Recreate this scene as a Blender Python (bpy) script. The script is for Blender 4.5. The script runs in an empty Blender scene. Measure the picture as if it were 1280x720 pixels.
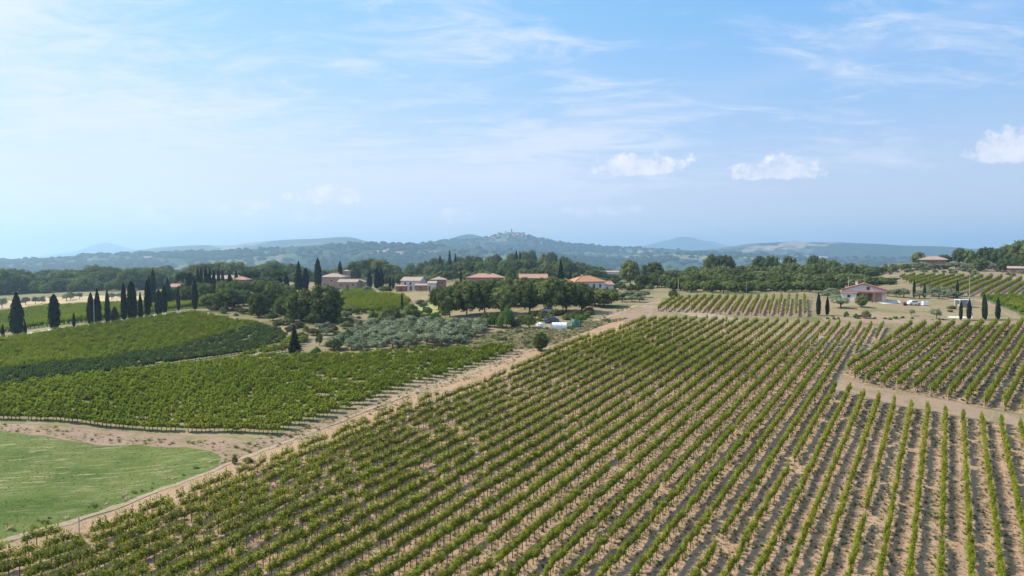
import bpy, bmesh, math, random
import numpy as np
from mathutils import Vector
from mathutils.geometry import delaunay_2d_cdt

random.seed(7); np.random.seed(7)
SC = bpy.context.scene
COL = SC.collection
R = math.radians

# ------------------------------------------------------------------ camera
F, CZ, PITCH = 853.0, 37.4, math.atan(38/853)
cd = bpy.data.cameras.new('camera'); cam = bpy.data.objects.new('camera', cd); COL.objects.link(cam)
cd.sensor_width = 36; cd.lens = 36*F/1280; cd.clip_start = .5; cd.clip_end = 90000
cam.location = (0, 0, CZ); cam.rotation_euler = (math.pi/2-PITCH, 0, 0)
SC.camera = cam
SC.view_settings.view_transform = 'Standard'; SC.view_settings.look = 'None'
SC.view_settings.gamma = 1; SC.view_settings.exposure = 0.62
SC.render.resolution_x, SC.render.resolution_y = 1024, 576
SC.cycles.volume_bounces = 1
SC.cycles.max_bounces = 6; SC.cycles.diffuse_bounces = 2; SC.cycles.transmission_bounces = 2
SC.cycles.transparent_max_bounces = 6

# ------------------------------------------------------------------ sun and sky
SUN_EL, SUN_AZ = R(47), math.atan2(-.985, .17)      # azimuth from +Y towards +X
sd = Vector((math.sin(SUN_AZ)*math.cos(SUN_EL), math.cos(SUN_AZ)*math.cos(SUN_EL), math.sin(SUN_EL)))
sl = bpy.data.lights.new('sun', 'SUN'); sl.energy = 4.7; sl.angle = R(.53); sl.color = (1, .91, .77)
so = bpy.data.objects.new('sun', sl); COL.objects.link(so)
so.rotation_euler = sd.to_track_quat('Z', 'Y').to_euler(); so.location = (-200, 0, 300)


def ray(px, py):
    v = (360-py)/F; h = (px-640)/F
    return np.array([h, math.cos(PITCH)+v*math.sin(PITCH), -math.sin(PITCH)+v*math.cos(PITCH)])


def azel(px, py):
    d = ray(px, py); d = d/np.linalg.norm(d)
    return math.atan2(d[0], d[1]), math.asin(d[2])


class NT:
    """small helper to write node trees"""
    def __init__(s, tree): s.t = tree; s.n = tree.nodes; s.l = tree.links
    def _set(s, sock, v):
        if v is None: return
        if hasattr(v, 'is_output'): s.l.new(v, sock)
        else:
            if sock.type == 'RGBA' and len(v) == 3: v = (*v, 1)
            sock.default_value = v
    def node(s, typ, out=0, ins=None, **props):
        nd = s.n.new(typ)
        for k, v in props.items(): setattr(nd, k, v)
        for k, v in (ins or {}).items(): s._set(nd.inputs[k], v)
        return nd.outputs[out]
    def m(s, op, a, b=None, c=None, clamp=False):
        nd = s.n.new('ShaderNodeMath'); nd.operation = op; nd.use_clamp = clamp
        s._set(nd.inputs[0], a); s._set(nd.inputs[1], b)
        if c is not None: s._set(nd.inputs[2], c)
        return nd.outputs[0]
    def vm(s, op, a, b=None, out=0):
        nd = s.n.new('ShaderNodeVectorMath'); nd.operation = op
        s._set(nd.inputs[0], a); s._set(nd.inputs[1], b)
        return nd.outputs[out]
    def mix(s, f, a, b, mode='MIX'):
        nd = s.n.new('ShaderNodeMix'); nd.data_type = 'RGBA'; nd.blend_type = mode
        s._set(nd.inputs[0], f); s._set(nd.inputs[6], a); s._set(nd.inputs[7], b)
        return nd.outputs[2]
    def noise(s, vec, scale, detail=4, rough=.55, dist=0):
        return s.node('ShaderNodeTexNoise', 0, {'Vector': vec, 'Scale': scale, 'Detail': detail, 'Roughness': rough, 'Distortion': dist})
    def ss(s, v, lo, hi, a=0., b=1.):
        nd = s.n.new('ShaderNodeMapRange'); nd.interpolation_type = 'SMOOTHSTEP'
        s._set(nd.inputs[0], v); s._set(nd.inputs[1], lo); s._set(nd.inputs[2], hi); s._set(nd.inputs[3], a); s._set(nd.inputs[4], b)
        return nd.outputs[0]
    def xyz(s, v):
        nd = s.n.new('ShaderNodeSeparateXYZ'); s._set(nd.inputs[0], v); return nd.outputs
    def comb(s, x, y, z):
        nd = s.n.new('ShaderNodeCombineXYZ')
        for i, q in enumerate((x, y, z)): s._set(nd.inputs[i], q)
        return nd.outputs[0]


world = bpy.data.worlds.new('World'); SC.world = world; world.use_nodes = True
w = NT(world.node_tree); w.n.clear()
sky = w.n.new('ShaderNodeTexSky'); sky.sky_type = 'NISHITA'; sky.sun_disc = False
sky.sun_elevation = SUN_EL; sky.sun_rotation = SUN_AZ % (2*math.pi)
sky.air_density = 1.0; sky.dust_density = 1.0; sky.ozone_density = 3.0; sky.altitude = 300
gen = w.node('ShaderNodeTexCoord', 0)
sx, sy, sz = w.xyz(gen)
zc = w.m('MAXIMUM', sz, 0.0)
den = w.m('ADD', zc, .12)
flat = w.comb(w.m('DIVIDE', sx, den), w.m('DIVIDE', sy, den), 0.)
# thin cirrus in streaks
rotd = w.n.new('ShaderNodeMapping'); w._set(rotd.inputs[0], flat); rotd.inputs['Rotation'].default_value = (0, 0, R(28)); rotd.inputs['Scale'].default_value = (.85, 1.7, 1)
n1 = w.noise(rotd.outputs[0], .5, 9, .6, .7); n2 = w.noise(flat, .35, 3, .5, .3); n3 = w.noise(rotd.outputs[0], 3.2, 9, .65, 1.2)
az = w.m('ARCTAN2', sx, sy); el = w.m('ARCSINE', sz)
side = w.ss(sx, -.45, .55, .045, -.075)
c1 = w.ss(w.m('ADD', w.m('ADD', w.m('MULTIPLY', n1, .65), w.m('MULTIPLY', n2, .35)), w.m('ADD', side, w.m('MULTIPLY', w.m('SUBTRACT', n3, .5), .38))), .42, .62)
cir = w.m('MULTIPLY', c1, 1., clamp=True)
ae = w.comb(az, el, 0.)
wob = w.m('SUBTRACT', w.noise(ae, 46, 8, .68), .5)
wob2 = w.m('SUBTRACT', w.noise(ae, 13, 3, .5), .5)
# small cumulus: px, py, half width, height above, strength
puffs = [(803, 213, 68, 24, .95), (972, 219, 60, 23, .9), (1272, 196, 56, 33, .9), (405, 248, 56, 17, .9), (303, 262, 44, 14, .65), (440, 243, 24, 12, .7), (160, 272, 40, 12, .4),
         (570, 273, 28, 13, .85), (742, 265, 46, 9, .6), (388, 270, 34, 10, .5), (205, 268, 46, 13, .45), (780, 262, 20, 8, .5), (190, 290, 40, 10, .4), (1120, 196, 70, 22, .12)]
cum = None
for (px, py, hw, hh, st) in puffs:
    a0, e0 = azel(px, py)
    dx = w.m('DIVIDE', w.m('SUBTRACT', az, a0), hw/F)
    dy0 = w.m('SUBTRACT', el, e0)
    dy = w.m('MAXIMUM', w.m('DIVIDE', dy0, hh/F), w.m('DIVIDE', dy0, -7/F))
    r2 = w.m('SQRT', w.m('ADD', w.m('MULTIPLY', dx, dx), w.m('MULTIPLY', dy, dy)))
    f = w.m('ADD', w.m('SUBTRACT', 1., r2), w.m('ADD', w.m('MULTIPLY', wob, 2.1), w.m('MULTIPLY', wob2, .9)))
    f = w.m('MULTIPLY', w.ss(f, .05, .5), min(1, st*1.1))
    cum = f if cum is None else w.m('MAXIMUM', cum, f)
# a long thin streak
a1, e1 = azel(700, 165); a2, e2 = azel(1230, 12)
ln = math.hypot(a2-a1, e2-e1); tx, ty = (a2-a1)/ln, (e2-e1)/ln
du = w.m('SUBTRACT', az, a1); dv = w.m('SUBTRACT', el, e1)
across = w.m('ADD', w.m('SUBTRACT', w.m('MULTIPLY', du, ty), w.m('MULTIPLY', dv, tx)), w.m('MULTIPLY', wob2, .02))
along = w.m('ADD', w.m('MULTIPLY', du, tx), w.m('MULTIPLY', dv, ty))
streak = w.m('MULTIPLY', w.ss(w.m('ABSOLUTE', across), 0., .03, 1., 0.), w.m('MULTIPLY', w.ss(along, -.1, .2), .22))
hor = w.ss(el, 0., .40, 1., 0.)
grad = w.ss(el, 0., .45)
blue = w.mix(w.ss(sx, -.6, .6), (2.1, 4.1, 6.1), (1.15, 3.0, 5.7))
base = w.mix(.92, sky.outputs[0], blue)
base = w.mix(w.m('MULTIPLY', hor, .82), base, w.mix(w.ss(sx, -.55, .55), (5.35, 5.6, 6.4), (3.9, 4.5, 5.6)))
base = w.mix(w.ss(el, .0, .20, .8, 0.), base, w.mix(w.ss(sx, -.5, .5), (6.1, 6.0, 6.4), (5.0, 5.0, 5.6)))
col = w.mix(w.m('MULTIPLY', cir, .92), base, (5.0, 5.4, 6.3))
col = w.mix(streak, col, (3.6, 4.4, 6.0))
shade = w.mix(w.ss(wob, -.2, .3), (5.0, 5.1, 6.0), (7.0, 6.8, 7.1))
col = w.mix(cum, col, shade)
bg = w.n.new('ShaderNodeBackground'); w._set(bg.inputs[0], col); bg.inputs[1].default_value = .108
ow = w.n.new('ShaderNodeOutputWorld'); w.l.new(bg.outputs[0], ow.inputs[0])

# ------------------------------------------------------------------ helpers for objects
def tag(o, label=None, cat=None, group=None, kind=None):
    if label: o['label'] = label
    if cat: o['category'] = cat
    if group: o['group'] = group
    if kind: o['kind'] = kind
    return o


def new_obj(name, me, parent=None, loc=None, rz=0):
    o = bpy.data.objects.new(name, me); COL.objects.link(o)
    if parent is not None: o.parent = parent
    if loc is not None: o.location = loc
    if rz: o.rotation_euler = (0, 0, rz)
    return o


def mesh_np(name, verts, faces, mats, midx=None, smooth=False):
    verts = np.asarray(verts, dtype=np.float32); me = bpy.data.meshes.new(name)
    me.from_pydata(verts.tolist() if len(verts) < 1 else [tuple(v) for v in verts.tolist()], [], [tuple(f) for f in faces])
    for m in (mats if isinstance(mats, (list, tuple)) else [mats]): me.materials.append(m)
    if midx is not None: me.polygons.foreach_set('material_index', np.asarray(midx, dtype=np.int32))
    if smooth: me.polygons.foreach_set('use_smooth', [True]*len(me.polygons))
    me.update(); return me


class MB:
    """collects simple solids and builds them as one mesh"""
    def __init__(s): s.v = []; s.f = []
    def add(s, vs, fs):
        b = len(s.v); s.v += [tuple(v) for v in vs]; s.f += [tuple(i+b for i in f) for f in fs]; return s
    def box(s, x0, x1, y0, y1, z0, z1):
        return s.add([(x0, y0, z0), (x1, y0, z0), (x1, y1, z0), (x0, y1, z0), (x0, y0, z1), (x1, y0, z1), (x1, y1, z1), (x0, y1, z1)],
                     [(0, 3, 2, 1), (4, 5, 6, 7), (0, 1, 5, 4), (1, 2, 6, 5), (2, 3, 7, 6), (3, 0, 4, 7)])
    def tube(s, pts, rad, n=6, caps=True):
        rings = []
        for i, p in enumerate(pts):
            p = Vector(p); a = Vector(pts[max(i-1, 0)]); b = Vector(pts[min(i+1, len(pts)-1)])
            d = (b-a).normalized(); up = Vector((0, 1, 0)) if abs(d.z) > .7 else Vector((0, 0, 1))
            e1 = d.cross(up).normalized(); e2 = d.cross(e1)
            r = rad[i] if isinstance(rad, (list, tuple)) else rad
            rings.append([p+e1*math.cos(t)*r+e2*math.sin(t)*r for t in [2*math.pi*k/n for k in range(n)]])
        vs = [v for r_ in rings for v in r_]; fs = []
        for i in range(len(pts)-1):
            for k in range(n):
                fs.append((i*n+k, i*n+(k+1) % n, (i+1)*n+(k+1) % n, (i+1)*n+k))
        if caps: fs += [tuple(range(n))[::-1], tuple((len(pts)-1)*n+k for k in range(n))]
        return s.add(vs, fs)
    def prism(s, poly, y0, y1):          # polygon in xz, extruded along y
        n = len(poly)
        return s.add([(x, y0, z) for x, z in poly]+[(x, y1, z) for x, z in poly],
                     [tuple(range(n)), tuple(range(n, 2*n))[::-1]]+[(i, i+n, (i+1) % n+n, (i+1) % n) for i in range(n)])
    def build(s, name, mat, parent=None, loc=None, smooth=False, bevel=0):
        me = bpy.data.meshes.new(name); me.from_pydata([tuple(v) for v in s.v], [], s.f); me.materials.append(mat)
        bm = bmesh.new(); bm.from_mesh(me); bmesh.ops.recalc_face_normals(bm, faces=bm.faces)
        if bevel: bmesh.ops.bevel(bm, geom=bm.edges[:], offset=bevel, segments=2, affect='EDGES', profile=.6)
        bm.to_mesh(me); bm.free()
        if smooth: me.polygons.foreach_set('use_smooth', [True]*len(me.polygons))
        return new_obj(name, me, parent, loc)


# ------------------------------------------------------------------ terrain heights
def base_plane(Y):
    Y = np.asarray(Y, float)
    t = np.clip((Y-200)/120, 0, 1)
    up = .1036*np.clip(Y, -60, 200)+.1036*120*(t-t**2/2)
    return up


CTRL = [(0, 475, 138), (100, 500, 118), (200, 470, 140), (-150, 500, 120), (-250, 430, 200), (0, 424, 200), (20, 421, 202), (67, 414, 205), (112, 408, 208), (150, 403, 212), (195, 397, 218),
        (240, 391, 226), (300, 401, 214), (350, 412, 196), (430, 425, 178), (0, 450, 165), (120, 440, 172), (200, 425, 184), (290, 425, 182), (350, 440, 160),
        (0, 409, 280), (0, 390, 350), (100, 384, 350), (0, 374, 440), (100, 377, 400), (200, 377, 330), (240, 379, 300), (60, 402, 270), (160, 394, 262),
        (0, 368, 520), (100, 364, 520), (200, 360, 540), (-200, 372, 520), (0, 352, 900), (200, 350, 900),
        (370, 406, 200), (350, 378, 270), (300, 367, 300), (420, 362, 360), (450, 396, 215), (430, 386, 238), (500, 363, 330), (560, 363, 310), (520, 388, 228), (540, 401, 200), (600, 401, 195),
        (620, 420, 172), (560, 439, 158), (480, 440, 157), (620, 366, 270), (740, 366, 260), (815, 369, 255), (700, 365, 262),
        (650, 352, 430), (650, 337, 600), (570, 344, 560), (720, 345, 560), (770, 352, 500), (500, 352, 500), (440, 350, 560), (340, 352, 520), (260, 358, 500),
        (880, 369, 245), (980, 370, 245), (900, 362, 320), (890, 354, 385), (1000, 354, 385), (1080, 356, 345), (800, 358, 380), (950, 343, 520), (945, 331, 640), (860, 341, 560), (1040, 342, 560),
        (1080, 377, 226), (1150, 381, 223), (1200, 384, 220), (1150, 373, 246), (1120, 368, 256), (1280, 374, 243), (1200, 373, 246), (1120, 347, 345), (1200, 346, 345), (1280, 351, 330),
        (1160, 336, 400), (1220, 333, 420), (1280, 334, 400), (1165, 331, 440), (1260, 328, 470), (1400, 340, 400), (1400, 375, 250), (1250, 326, 620), (1120, 330, 620)]
cp, cr = [], []
for px, py, Y in CTRL:
    d = ray(px, py); t = Y/d[1]; X = d[0]*t; z = CZ+d[2]*t
    cp.append((X, Y)); cr.append(z-base_plane(Y))
for Y in (25, 45, 65, 85, 105, 130, 160, 190, 210):
    for k in range(9):
        X = -.62*Y+k*(.62+1.15)*Y/8 if Y < 120 else (-.12*Y + k*1.3*Y/8 if Y < 170 else .06*Y + k*1.1*Y/8)
        if Y == 210 and X/Y > .40: continue
        cp.append((X, Y)); cr.append(0.)
for a in range(-180, 180, 15):
    ar = R(a)
    for rr, z in ((700, -2), (1500, -22), (3000, -26)):
        if rr == 700 and abs(a) < 50: continue
        cp.append((rr*math.sin(ar), rr*math.cos(ar))); cr.append(z-base_plane(rr*math.cos(ar)))
    if abs(a) > 60:
        for rr in (40, 100, 220):
            cp.append((rr*math.sin(ar), rr*math.cos(ar))); cr.append(0.)
cp = np.array(cp); cr = np.array(cr)


def warp(X, Y):
    r = np.sqrt(X*X+Y*Y)+12; k = np.log(r)*1.0
    return np.stack([k*np.sin(np.arctan2(X, Y))*1.6*1.0, k*np.cos(np.arctan2(X, Y))*1.6, np.log(r)*1.3], -1)


CW = warp(cp[:, 0], cp[:, 1])
def kern(d2): return np.sqrt(d2+.012)
K = kern(((CW[:, None]-CW[None])**2).sum(-1)); K -= np.eye(len(CW))*.01
WT = np.linalg.solve(K, cr)


def H(X, Y):
    X = np.atleast_1d(np.asarray(X, float)); Y = np.atleast_1d(np.asarray(Y, float))
    out = np.empty(X.size); xf, yf = X.ravel(), Y.ravel()
    for i in range(0, xf.size, 20000):
        W = warp(xf[i:i+20000], yf[i:i+20000])
        d2 = ((W[:, None]-CW[None])**2).sum(-1)
        res = kern(d2)@WT
        rr = np.sqrt(xf[i:i+20000]**2+yf[i:i+20000]**2)
        tt = np.clip((rr-1500)/1500, 0, 1); tt = tt*tt*(3-2*tt)
        out[i:i+20000] = (base_plane(yf[i:i+20000])+res)*(1-tt)+tt*-26.
    return out.reshape(X.shape)


def h1(x, y): return float(H(x, y)[0])


TS = np.concatenate([np.arange(30, 260, 1.0), np.arange(260, 700, 4.), np.arange(700, 3000, 30.)])
def hit(px, py):
    """where the view ray through a pixel meets the ground"""
    d = ray(px, py); Y = TS*d[1]; X = TS*d[0]; Z = CZ+TS*d[2]
    g = H(X, Y); s = np.where(Z < g)[0]
    if len(s) == 0: return X[-1], Y[-1], g[-1]
    i = s[0]
    if i == 0: return X[0], Y[0], g[0]
    a = (Z[i-1]-g[i-1]); b = (g[i]-Z[i]); f = a/(a+b)
    return X[i-1]+(X[i]-X[i-1])*f, Y[i-1]+(Y[i]-Y[i-1])*f, g[i-1]+(g[i]-g[i-1])*f


def px_of(X, Y, Z):
    f = Y*math.cos(PITCH)-(Z-CZ)*math.sin(PITCH); u = Y*math.sin(PITCH)+(Z-CZ)*math.cos(PITCH)
    return 640+F*X/f, 360-F*u/f


def poly_world(pp): return [hit(*p)[:2] for p in pp]


def inside(poly, X, Y):
    X = np.asarray(X); Y = np.asarray(Y); c = np.zeros(X.shape, bool); n = len(poly)
    for i in range(n):
        x1, y1 = poly[i]; x2, y2 = poly[i-1]
        if y1 == y2: continue
        m = ((y1 > Y) != (y2 > Y)) & (X < (x2-x1)*(Y-y1)/(y2-y1)+x1); c ^= m
    return c


# ------------------------------------------------------------------ materials
def material(name, rough=.9, spec=.2):
    m = bpy.data.materials.new(name); m.use_nodes = True
    t = NT(m.node_tree); t.n.clear()
    b = t.n.new('ShaderNodeBsdfPrincipled'); o = t.n.new('ShaderNodeOutputMaterial'); t.l.new(b.outputs[0], o.inputs[0])
    b.inputs['Roughness'].default_value = rough; b.inputs['Specular IOR Level'].default_value = spec
    t.b = b; t.o = o; t.mat = m
    t.pos = t.node('ShaderNodeNewGeometry', 0)
    return t


def bump(t, h, strength=.5, dist=.1):
    nd = t.n.new('ShaderNodeBump'); nd.inputs['Strength'].default_value = strength; nd.inputs['Distance'].default_value = dist
    t._set(nd.inputs['Height'], h); t.l.new(nd.outputs[0], t.b.inputs['Normal'])


def simple(name, c, rough=.8, var=.15, scale=1.5, spec=.25, metallic=0):
    t = material(name, rough, spec)
    n = t.noise(t.pos, scale, 5, .6)
    c2 = tuple(x*(1-var) for x in c); c1 = tuple(min(1, x*(1+var)) for x in c)
    t._set(t.b.inputs[0], t.mix(t.ss(n, .3, .7), c2, c1)); t.b.inputs['Metallic'].default_value = metallic
    return t.mat


def foliage(name, dark, mid, light, scale=.25, trans=.25, patch=.02, patchcol=None):
    t = material(name, .9, .0)
    n = t.noise(t.pos, scale*9, 3, .6); n2 = t.noise(t.pos, patch, 3, .5)
    rnd = t.node('ShaderNodeObjectInfo', 'Random')
    f = t.m('ADD', t.m('MULTIPLY', n, .9), t.m('MULTIPLY', t.m('SUBTRACT', rnd, .5), .35))
    c = t.mix(t.ss(f, .3, .62), dark, mid); c = t.mix(t.ss(f, .55, .85), c, light)
    if patchcol: c = t.mix(t.m('MULTIPLY', t.ss(n2, .5, .7), .7), c, patchcol)
    t._set(t.b.inputs[0], c)
    tr = t.n.new('ShaderNodeBsdfTranslucent'); t._set(tr.inputs[0], t.mix(.5, c, light))
    ms = t.n.new('ShaderNodeMixShader'); ms.inputs[0].default_value = trans
    t.l.new(t.b.outputs[0], ms.inputs[1]); t.l.new(tr.outputs[0], ms.inputs[2]); t.l.new(ms.outputs[0], t.o.inputs[0])
    return t.mat


M = {}
M['vine'] = foliage('vine_leaves', (.15, .18, .014), (.25, .295, .024), (.38, .39, .045), .22, .42, .03, (.30, .31, .035))
M['vine_left'] = foliage('vine_leaves_light', (.15, .20, .018), (.245, .32, .03), (.36, .40, .05), .22, .42, .025, (.30, .33, .04))
M['vine_shade_toned'] = foliage('vine_leaves_shade_toned', (.065, .105, .035), (.11, .17, .05), (.22, .28, .09), .22, .3)  # shade on the row sides is put into this darker leaf colour
M['bark'] = simple('bark', (.13, .10, .075), .95, .3, 4)
M['vine_wood'] = simple('vine_wood', (.12, .08, .055), .95, .3, 6)
M['oak'] = foliage('oak_leaves', (.06, .08, .026), (.13, .16, .05), (.24, .27, .095), .1, .15)
M['oak_green'] = foliage('green_tree_leaves', (.07, .10, .028), (.14, .18, .052), (.24, .27, .09), .1, .2)
M['olive'] = foliage('olive_leaves', (.13, .16, .09), (.22, .255, .15), (.33, .36, .235), .2, .1)
M['cypress'] = foliage('cypress_foliage', (.014, .022, .014), (.028, .042, .024), (.05, .068, .035), .2, .0)
M['cypress_brown'] = foliage('dry_cypress_foliage', (.04, .03, .025), (.07, .05, .04), (.10, .07, .05), .2, .0)
M['pine'] = foliage('pine_foliage', (.03, .055, .015), (.06, .10, .025), (.11, .15, .04), .15, .1)
M['drybush'] = foliage('dry_bush_leaves', (.10, .08, .04), (.17, .14, .06), (.26, .21, .1), .2, .1)
M['bright'] = foliage('bright_bush_leaves', (.05, .10, .025), (.10, .18, .04), (.17, .26, .06), .2, .25)
M['grassy'] = foliage('weed_leaves', (.10, .12, .04), (.18, .19, .07), (.30, .27, .12), .2, .2)

def soil_mat(name, c1, c2, c3, green=None, gsc=.3, sc=.35, hf=6.):
    t = material(name, .95, .1)
    a = t.noise(t.pos, sc*.12, 5, .6); b = t.noise(t.pos, sc*2.5, 6, .65); c = t.noise(t.pos, hf, 4, .7)
    k = t.mix(t.ss(a, .35, .65), c1, c2); k = t.mix(t.m('MULTIPLY', t.ss(b, .45, .75), .75), k, c3)
    k = t.mix(t.m('MULTIPLY', t.ss(c, .4, .75), .35), k, tuple(x*.55 for x in c1))
    if green: k = t.mix(t.m('MULTIPLY', t.ss(t.noise(t.pos, gsc, 5, .62), .48, .66), .8), k, green)
    t._set(t.b.inputs[0], k); bump(t, c, .6, .12)
    return t.mat


def row_soil(name, ang, spacing, u0, soilc, straw, dark, green):
    """soil between vine rows: straw beside the vines, tilled earth or mown grass down the middle"""
    t = material(name, .95, .1)
    X, Y, Z = t.xyz(t.pos)
    wv = t.m('MULTIPLY', t.m('SUBTRACT', t.noise(t.pos, .7, 3), .5), .5)
    u = t.m('ADD', t.m('SUBTRACT', t.m('MULTIPLY', X, math.cos(ang)), t.m('MULTIPLY', Y, math.sin(ang))), wv)
    q = t.m('DIVIDE', t.m('SUBTRACT', u, u0), spacing)
    fr = t.m('ABSOLUTE', t.m('SUBTRACT', t.m('FRACT', t.m('ADD', q, 100.5)), .5))      # 0 on the row, .5 mid-way
    alt = t.m('GREATER_THAN', t.m('FRACT', t.m('MULTIPLY', t.m('FLOOR', t.m('ADD', q, 100.)), .5)), .25)
    al = t.m('ADD', t.m('MULTIPLY', X, math.sin(ang)), t.m('MULTIPLY', Y, math.cos(ang)))
    st = t.noise(t.comb(t.m('MULTIPLY', u, 1.5), t.m('MULTIPLY', al, .35), 0.), 2.2, 6, .7)
    big = t.noise(t.pos, .05, 4, .6); fine = t.noise(t.pos, 5., 5, .75)
    k = t.mix(t.ss(big, .35, .65), soilc, tuple(x*1.15 for x in soilc))
    k = t.mix(t.m('MULTIPLY', t.ss(st, .42, .7), .8), k, straw)
    mid = t.m('MULTIPLY', t.ss(fr, .18, .42), t.m('ADD', .35, t.m('MULTIPLY', t.ss(st, .6, .35), .65)))
    k = t.mix(t.m('MULTIPLY', mid, .75), k, t.mix(alt, dark, t.mix(.5, dark, straw)))
    rut = t.m('MULTIPLY', t.ss(t.m('ABSOLUTE', t.m('SUBTRACT', fr, .27)), .02, .07, 1., 0.), .3)
    k = t.mix(rut, k, straw)
    k = t.mix(t.m('MULTIPLY', t.ss(t.noise(t.pos, .22, 5, .65), .54, .7), .6), k, green)
    k = t.mix(t.m('MULTIPLY', t.ss(fine, .42, .68), .62), k, tuple(x*.5 for x in soilc))
    t._set(t.b.inputs[0], k); bump(t, t.m('ADD', fine, t.m('MULTIPLY', st, .5)), .7, .12)
    return t.mat


ROW_AZ = R(32.66)
M['ground'] = soil_mat('dry_grass_ground', (.20, .165, .09), (.26, .205, .125), (.14, .135, .06), (.09, .11, .035), .08, .3, 3.)
M['bare'] = soil_mat('bare_reddish_soil', (.265, .185, .13), (.30, .22, .16), (.22, .15, .105), (.17, .155, .075), .22, .6, 4.)
M['track'] = soil_mat('pale_track_dirt', (.31, .235, .165), (.36, .28, .2), (.26, .19, .13), (.25, .23, .12), .5, .8, 5.)
M['field'] = soil_mat('green_crop', (.085, .125, .028), (.11, .14, .036), (.19, .17, .085), (.05, .09, .015), .10, .9, 3.)
M['tanfield'] = soil_mat('stubble_field', (.44, .33, .2), (.48, .37, .23), (.35, .27, .16), (.27, .24, .12), .05, .3, 1.)
M['meadow'] = soil_mat('yellow_meadow', (.26, .28, .10), (.33, .30, .14), (.22, .26, .08), None, .1, .3, 2.)
M['slope'] = soil_mat('dry_slope_grass', (.24, .185, .105), (.30, .235, .145), (.19, .16, .085), (.13, .13, .055), .12, .5, 3.)
M['crop_far'] = soil_mat('far_green_vineyard', (.09, .15, .045), (.11, .17, .05), (.13, .18, .07), (.07, .13, .03), .1, .8, 1.4)
M['terrace'] = soil_mat('terraced_earth', (.28, .20, .14), (.22, .18, .12), (.17, .145, .085), (.12, .125, .055), .05, .5, 1.)
M['gravel'] = soil_mat('pale_gravel', (.55, .52, .47), (.6, .56, .5), (.48, .44, .38), None, .1, .8, 5.)
SOILC, STRAW, DARK, WEED = (.325, .215, .145), (.44, .335, .215), (.32, .19, .12), (.17, .16, .075)
M['soil_main'] = row_soil('vineyard_soil', ROW_AZ, 2.44, 0, SOILC, STRAW, DARK, WEED)

# ------------------------------------------------------------------ ground sheet
def ground_sheet():
    az_ = np.concatenate([np.arange(-180, -50, 5.), np.arange(-50, 50, .45), np.arange(50, 180, 5.)])
    rr = [6.]
    while rr[-1] < 600: rr.append(rr[-1]*1.0125+.12)
    while rr[-1] < 60000: rr.append(rr[-1]*1.05)
    rr = np.array(rr); A, RR = np.meshgrid(np.radians(az_), rr)
    X = RR*np.sin(A); Y = RR*np.cos(A); Z = H(X, Y)
    n = len(az_); m = len(rr)
    # earth curvature is left out; the far plain lies flat under the hills
    v = np.stack([X.ravel(), Y.ravel(), Z.ravel()], -1)
    v = np.vstack([v, [[0, 0, h1(0., .5)]]])
    i = np.arange(m-1)[:, None]*n; j = np.arange(n)[None]
    j2 = (j+1) % n
    f = np.stack([i+j, i+n+j, i+n+j2, i+j2], -1).reshape(-1, 4).tolist()
    f += [(len(v)-1, k, (k+1) % n) for k in range(n)]
    o = new_obj('ground', mesh_np('ground', v, f, M['ground'], smooth=True)); tag(o, kind='structure')


def far_ground_colour():
    # give the sheet fields and woods at a distance
    t = NT(M['ground'].node_tree); b = [x for x in t.n if x.type == 'BSDF_PRINCIPLED'][0]
    near = b.inputs[0].links[0].from_socket
    pos = t.node('ShaderNodeNewGeometry', 0)
    v = t.node('ShaderNodeTexVoronoi', 'Color', {'Vector': t.vm('ADD', pos, t.vm('MULTIPLY', t.node('ShaderNodeTexNoise', 1, {'Vector': pos, 'Scale': .004}), (90., 90., 0.))), 'Scale': .0045, 'Randomness': 1.})
    r, g, bb = t.xyz(v)
    k = t.mix(t.ss(r, .35, .4), (.045, .075, .03), (.16, .20, .08)); k = t.mix(t.ss(g, .68, .7), k, (.38, .32, .2))
    dist = t.vm('LENGTH', pos, None, 1)
    t._set(b.inputs[0], t.mix(t.ss(dist, 480, 800), near, k))


def sheet(name, poly, mat, off=.05, step=2.5, kind='structure', parent=None):
    P = [Vector(p) for p in poly]; n = len(P)
    # densify the edge
    E = []
    for i in range(n):
        a, b = P[i], P[(i+1) % n]; k = max(1, int((b-a).length/step))
        E += [a.lerp(b, j/k) for j in range(k)]
    if a.y < 210: E = [p+Vector((random.uniform(-.3, .3), random.uniform(-.3, .3))) for p in E]
    xs = [p.x for p in P]; ys = [p.y for p in P]
    gx, gy = np.meshgrid(np.arange(min(xs), max(xs), step), np.arange(min(ys), max(ys), step))
    gx = gx.ravel(); gy = gy.ravel(); m = inside([(p.x, p.y) for p in P], gx, gy)
    pts = E+[Vector((x, y)) for x, y in zip(gx[m], gy[m])]
    r = delaunay_2d_cdt(pts, [(i, (i+1) % len(E)) for i in range(len(E))], [], 1, 1e-4)
    vx = np.array([v.x for v in r[0]]); vy = np.array([v.y for v in r[0]])
    z = H(vx, vy)+off*.45
    o = new_obj(name, mesh_np(name, np.stack([vx, vy, z], -1), r[2], mat, smooth=True))
    me = o.data
    if len(me.polygons) and me.polygons[0].normal.z < 0: me.flip_normals()
    if parent: o.parent = parent
    else: tag(o, kind=kind)
    return o


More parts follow.
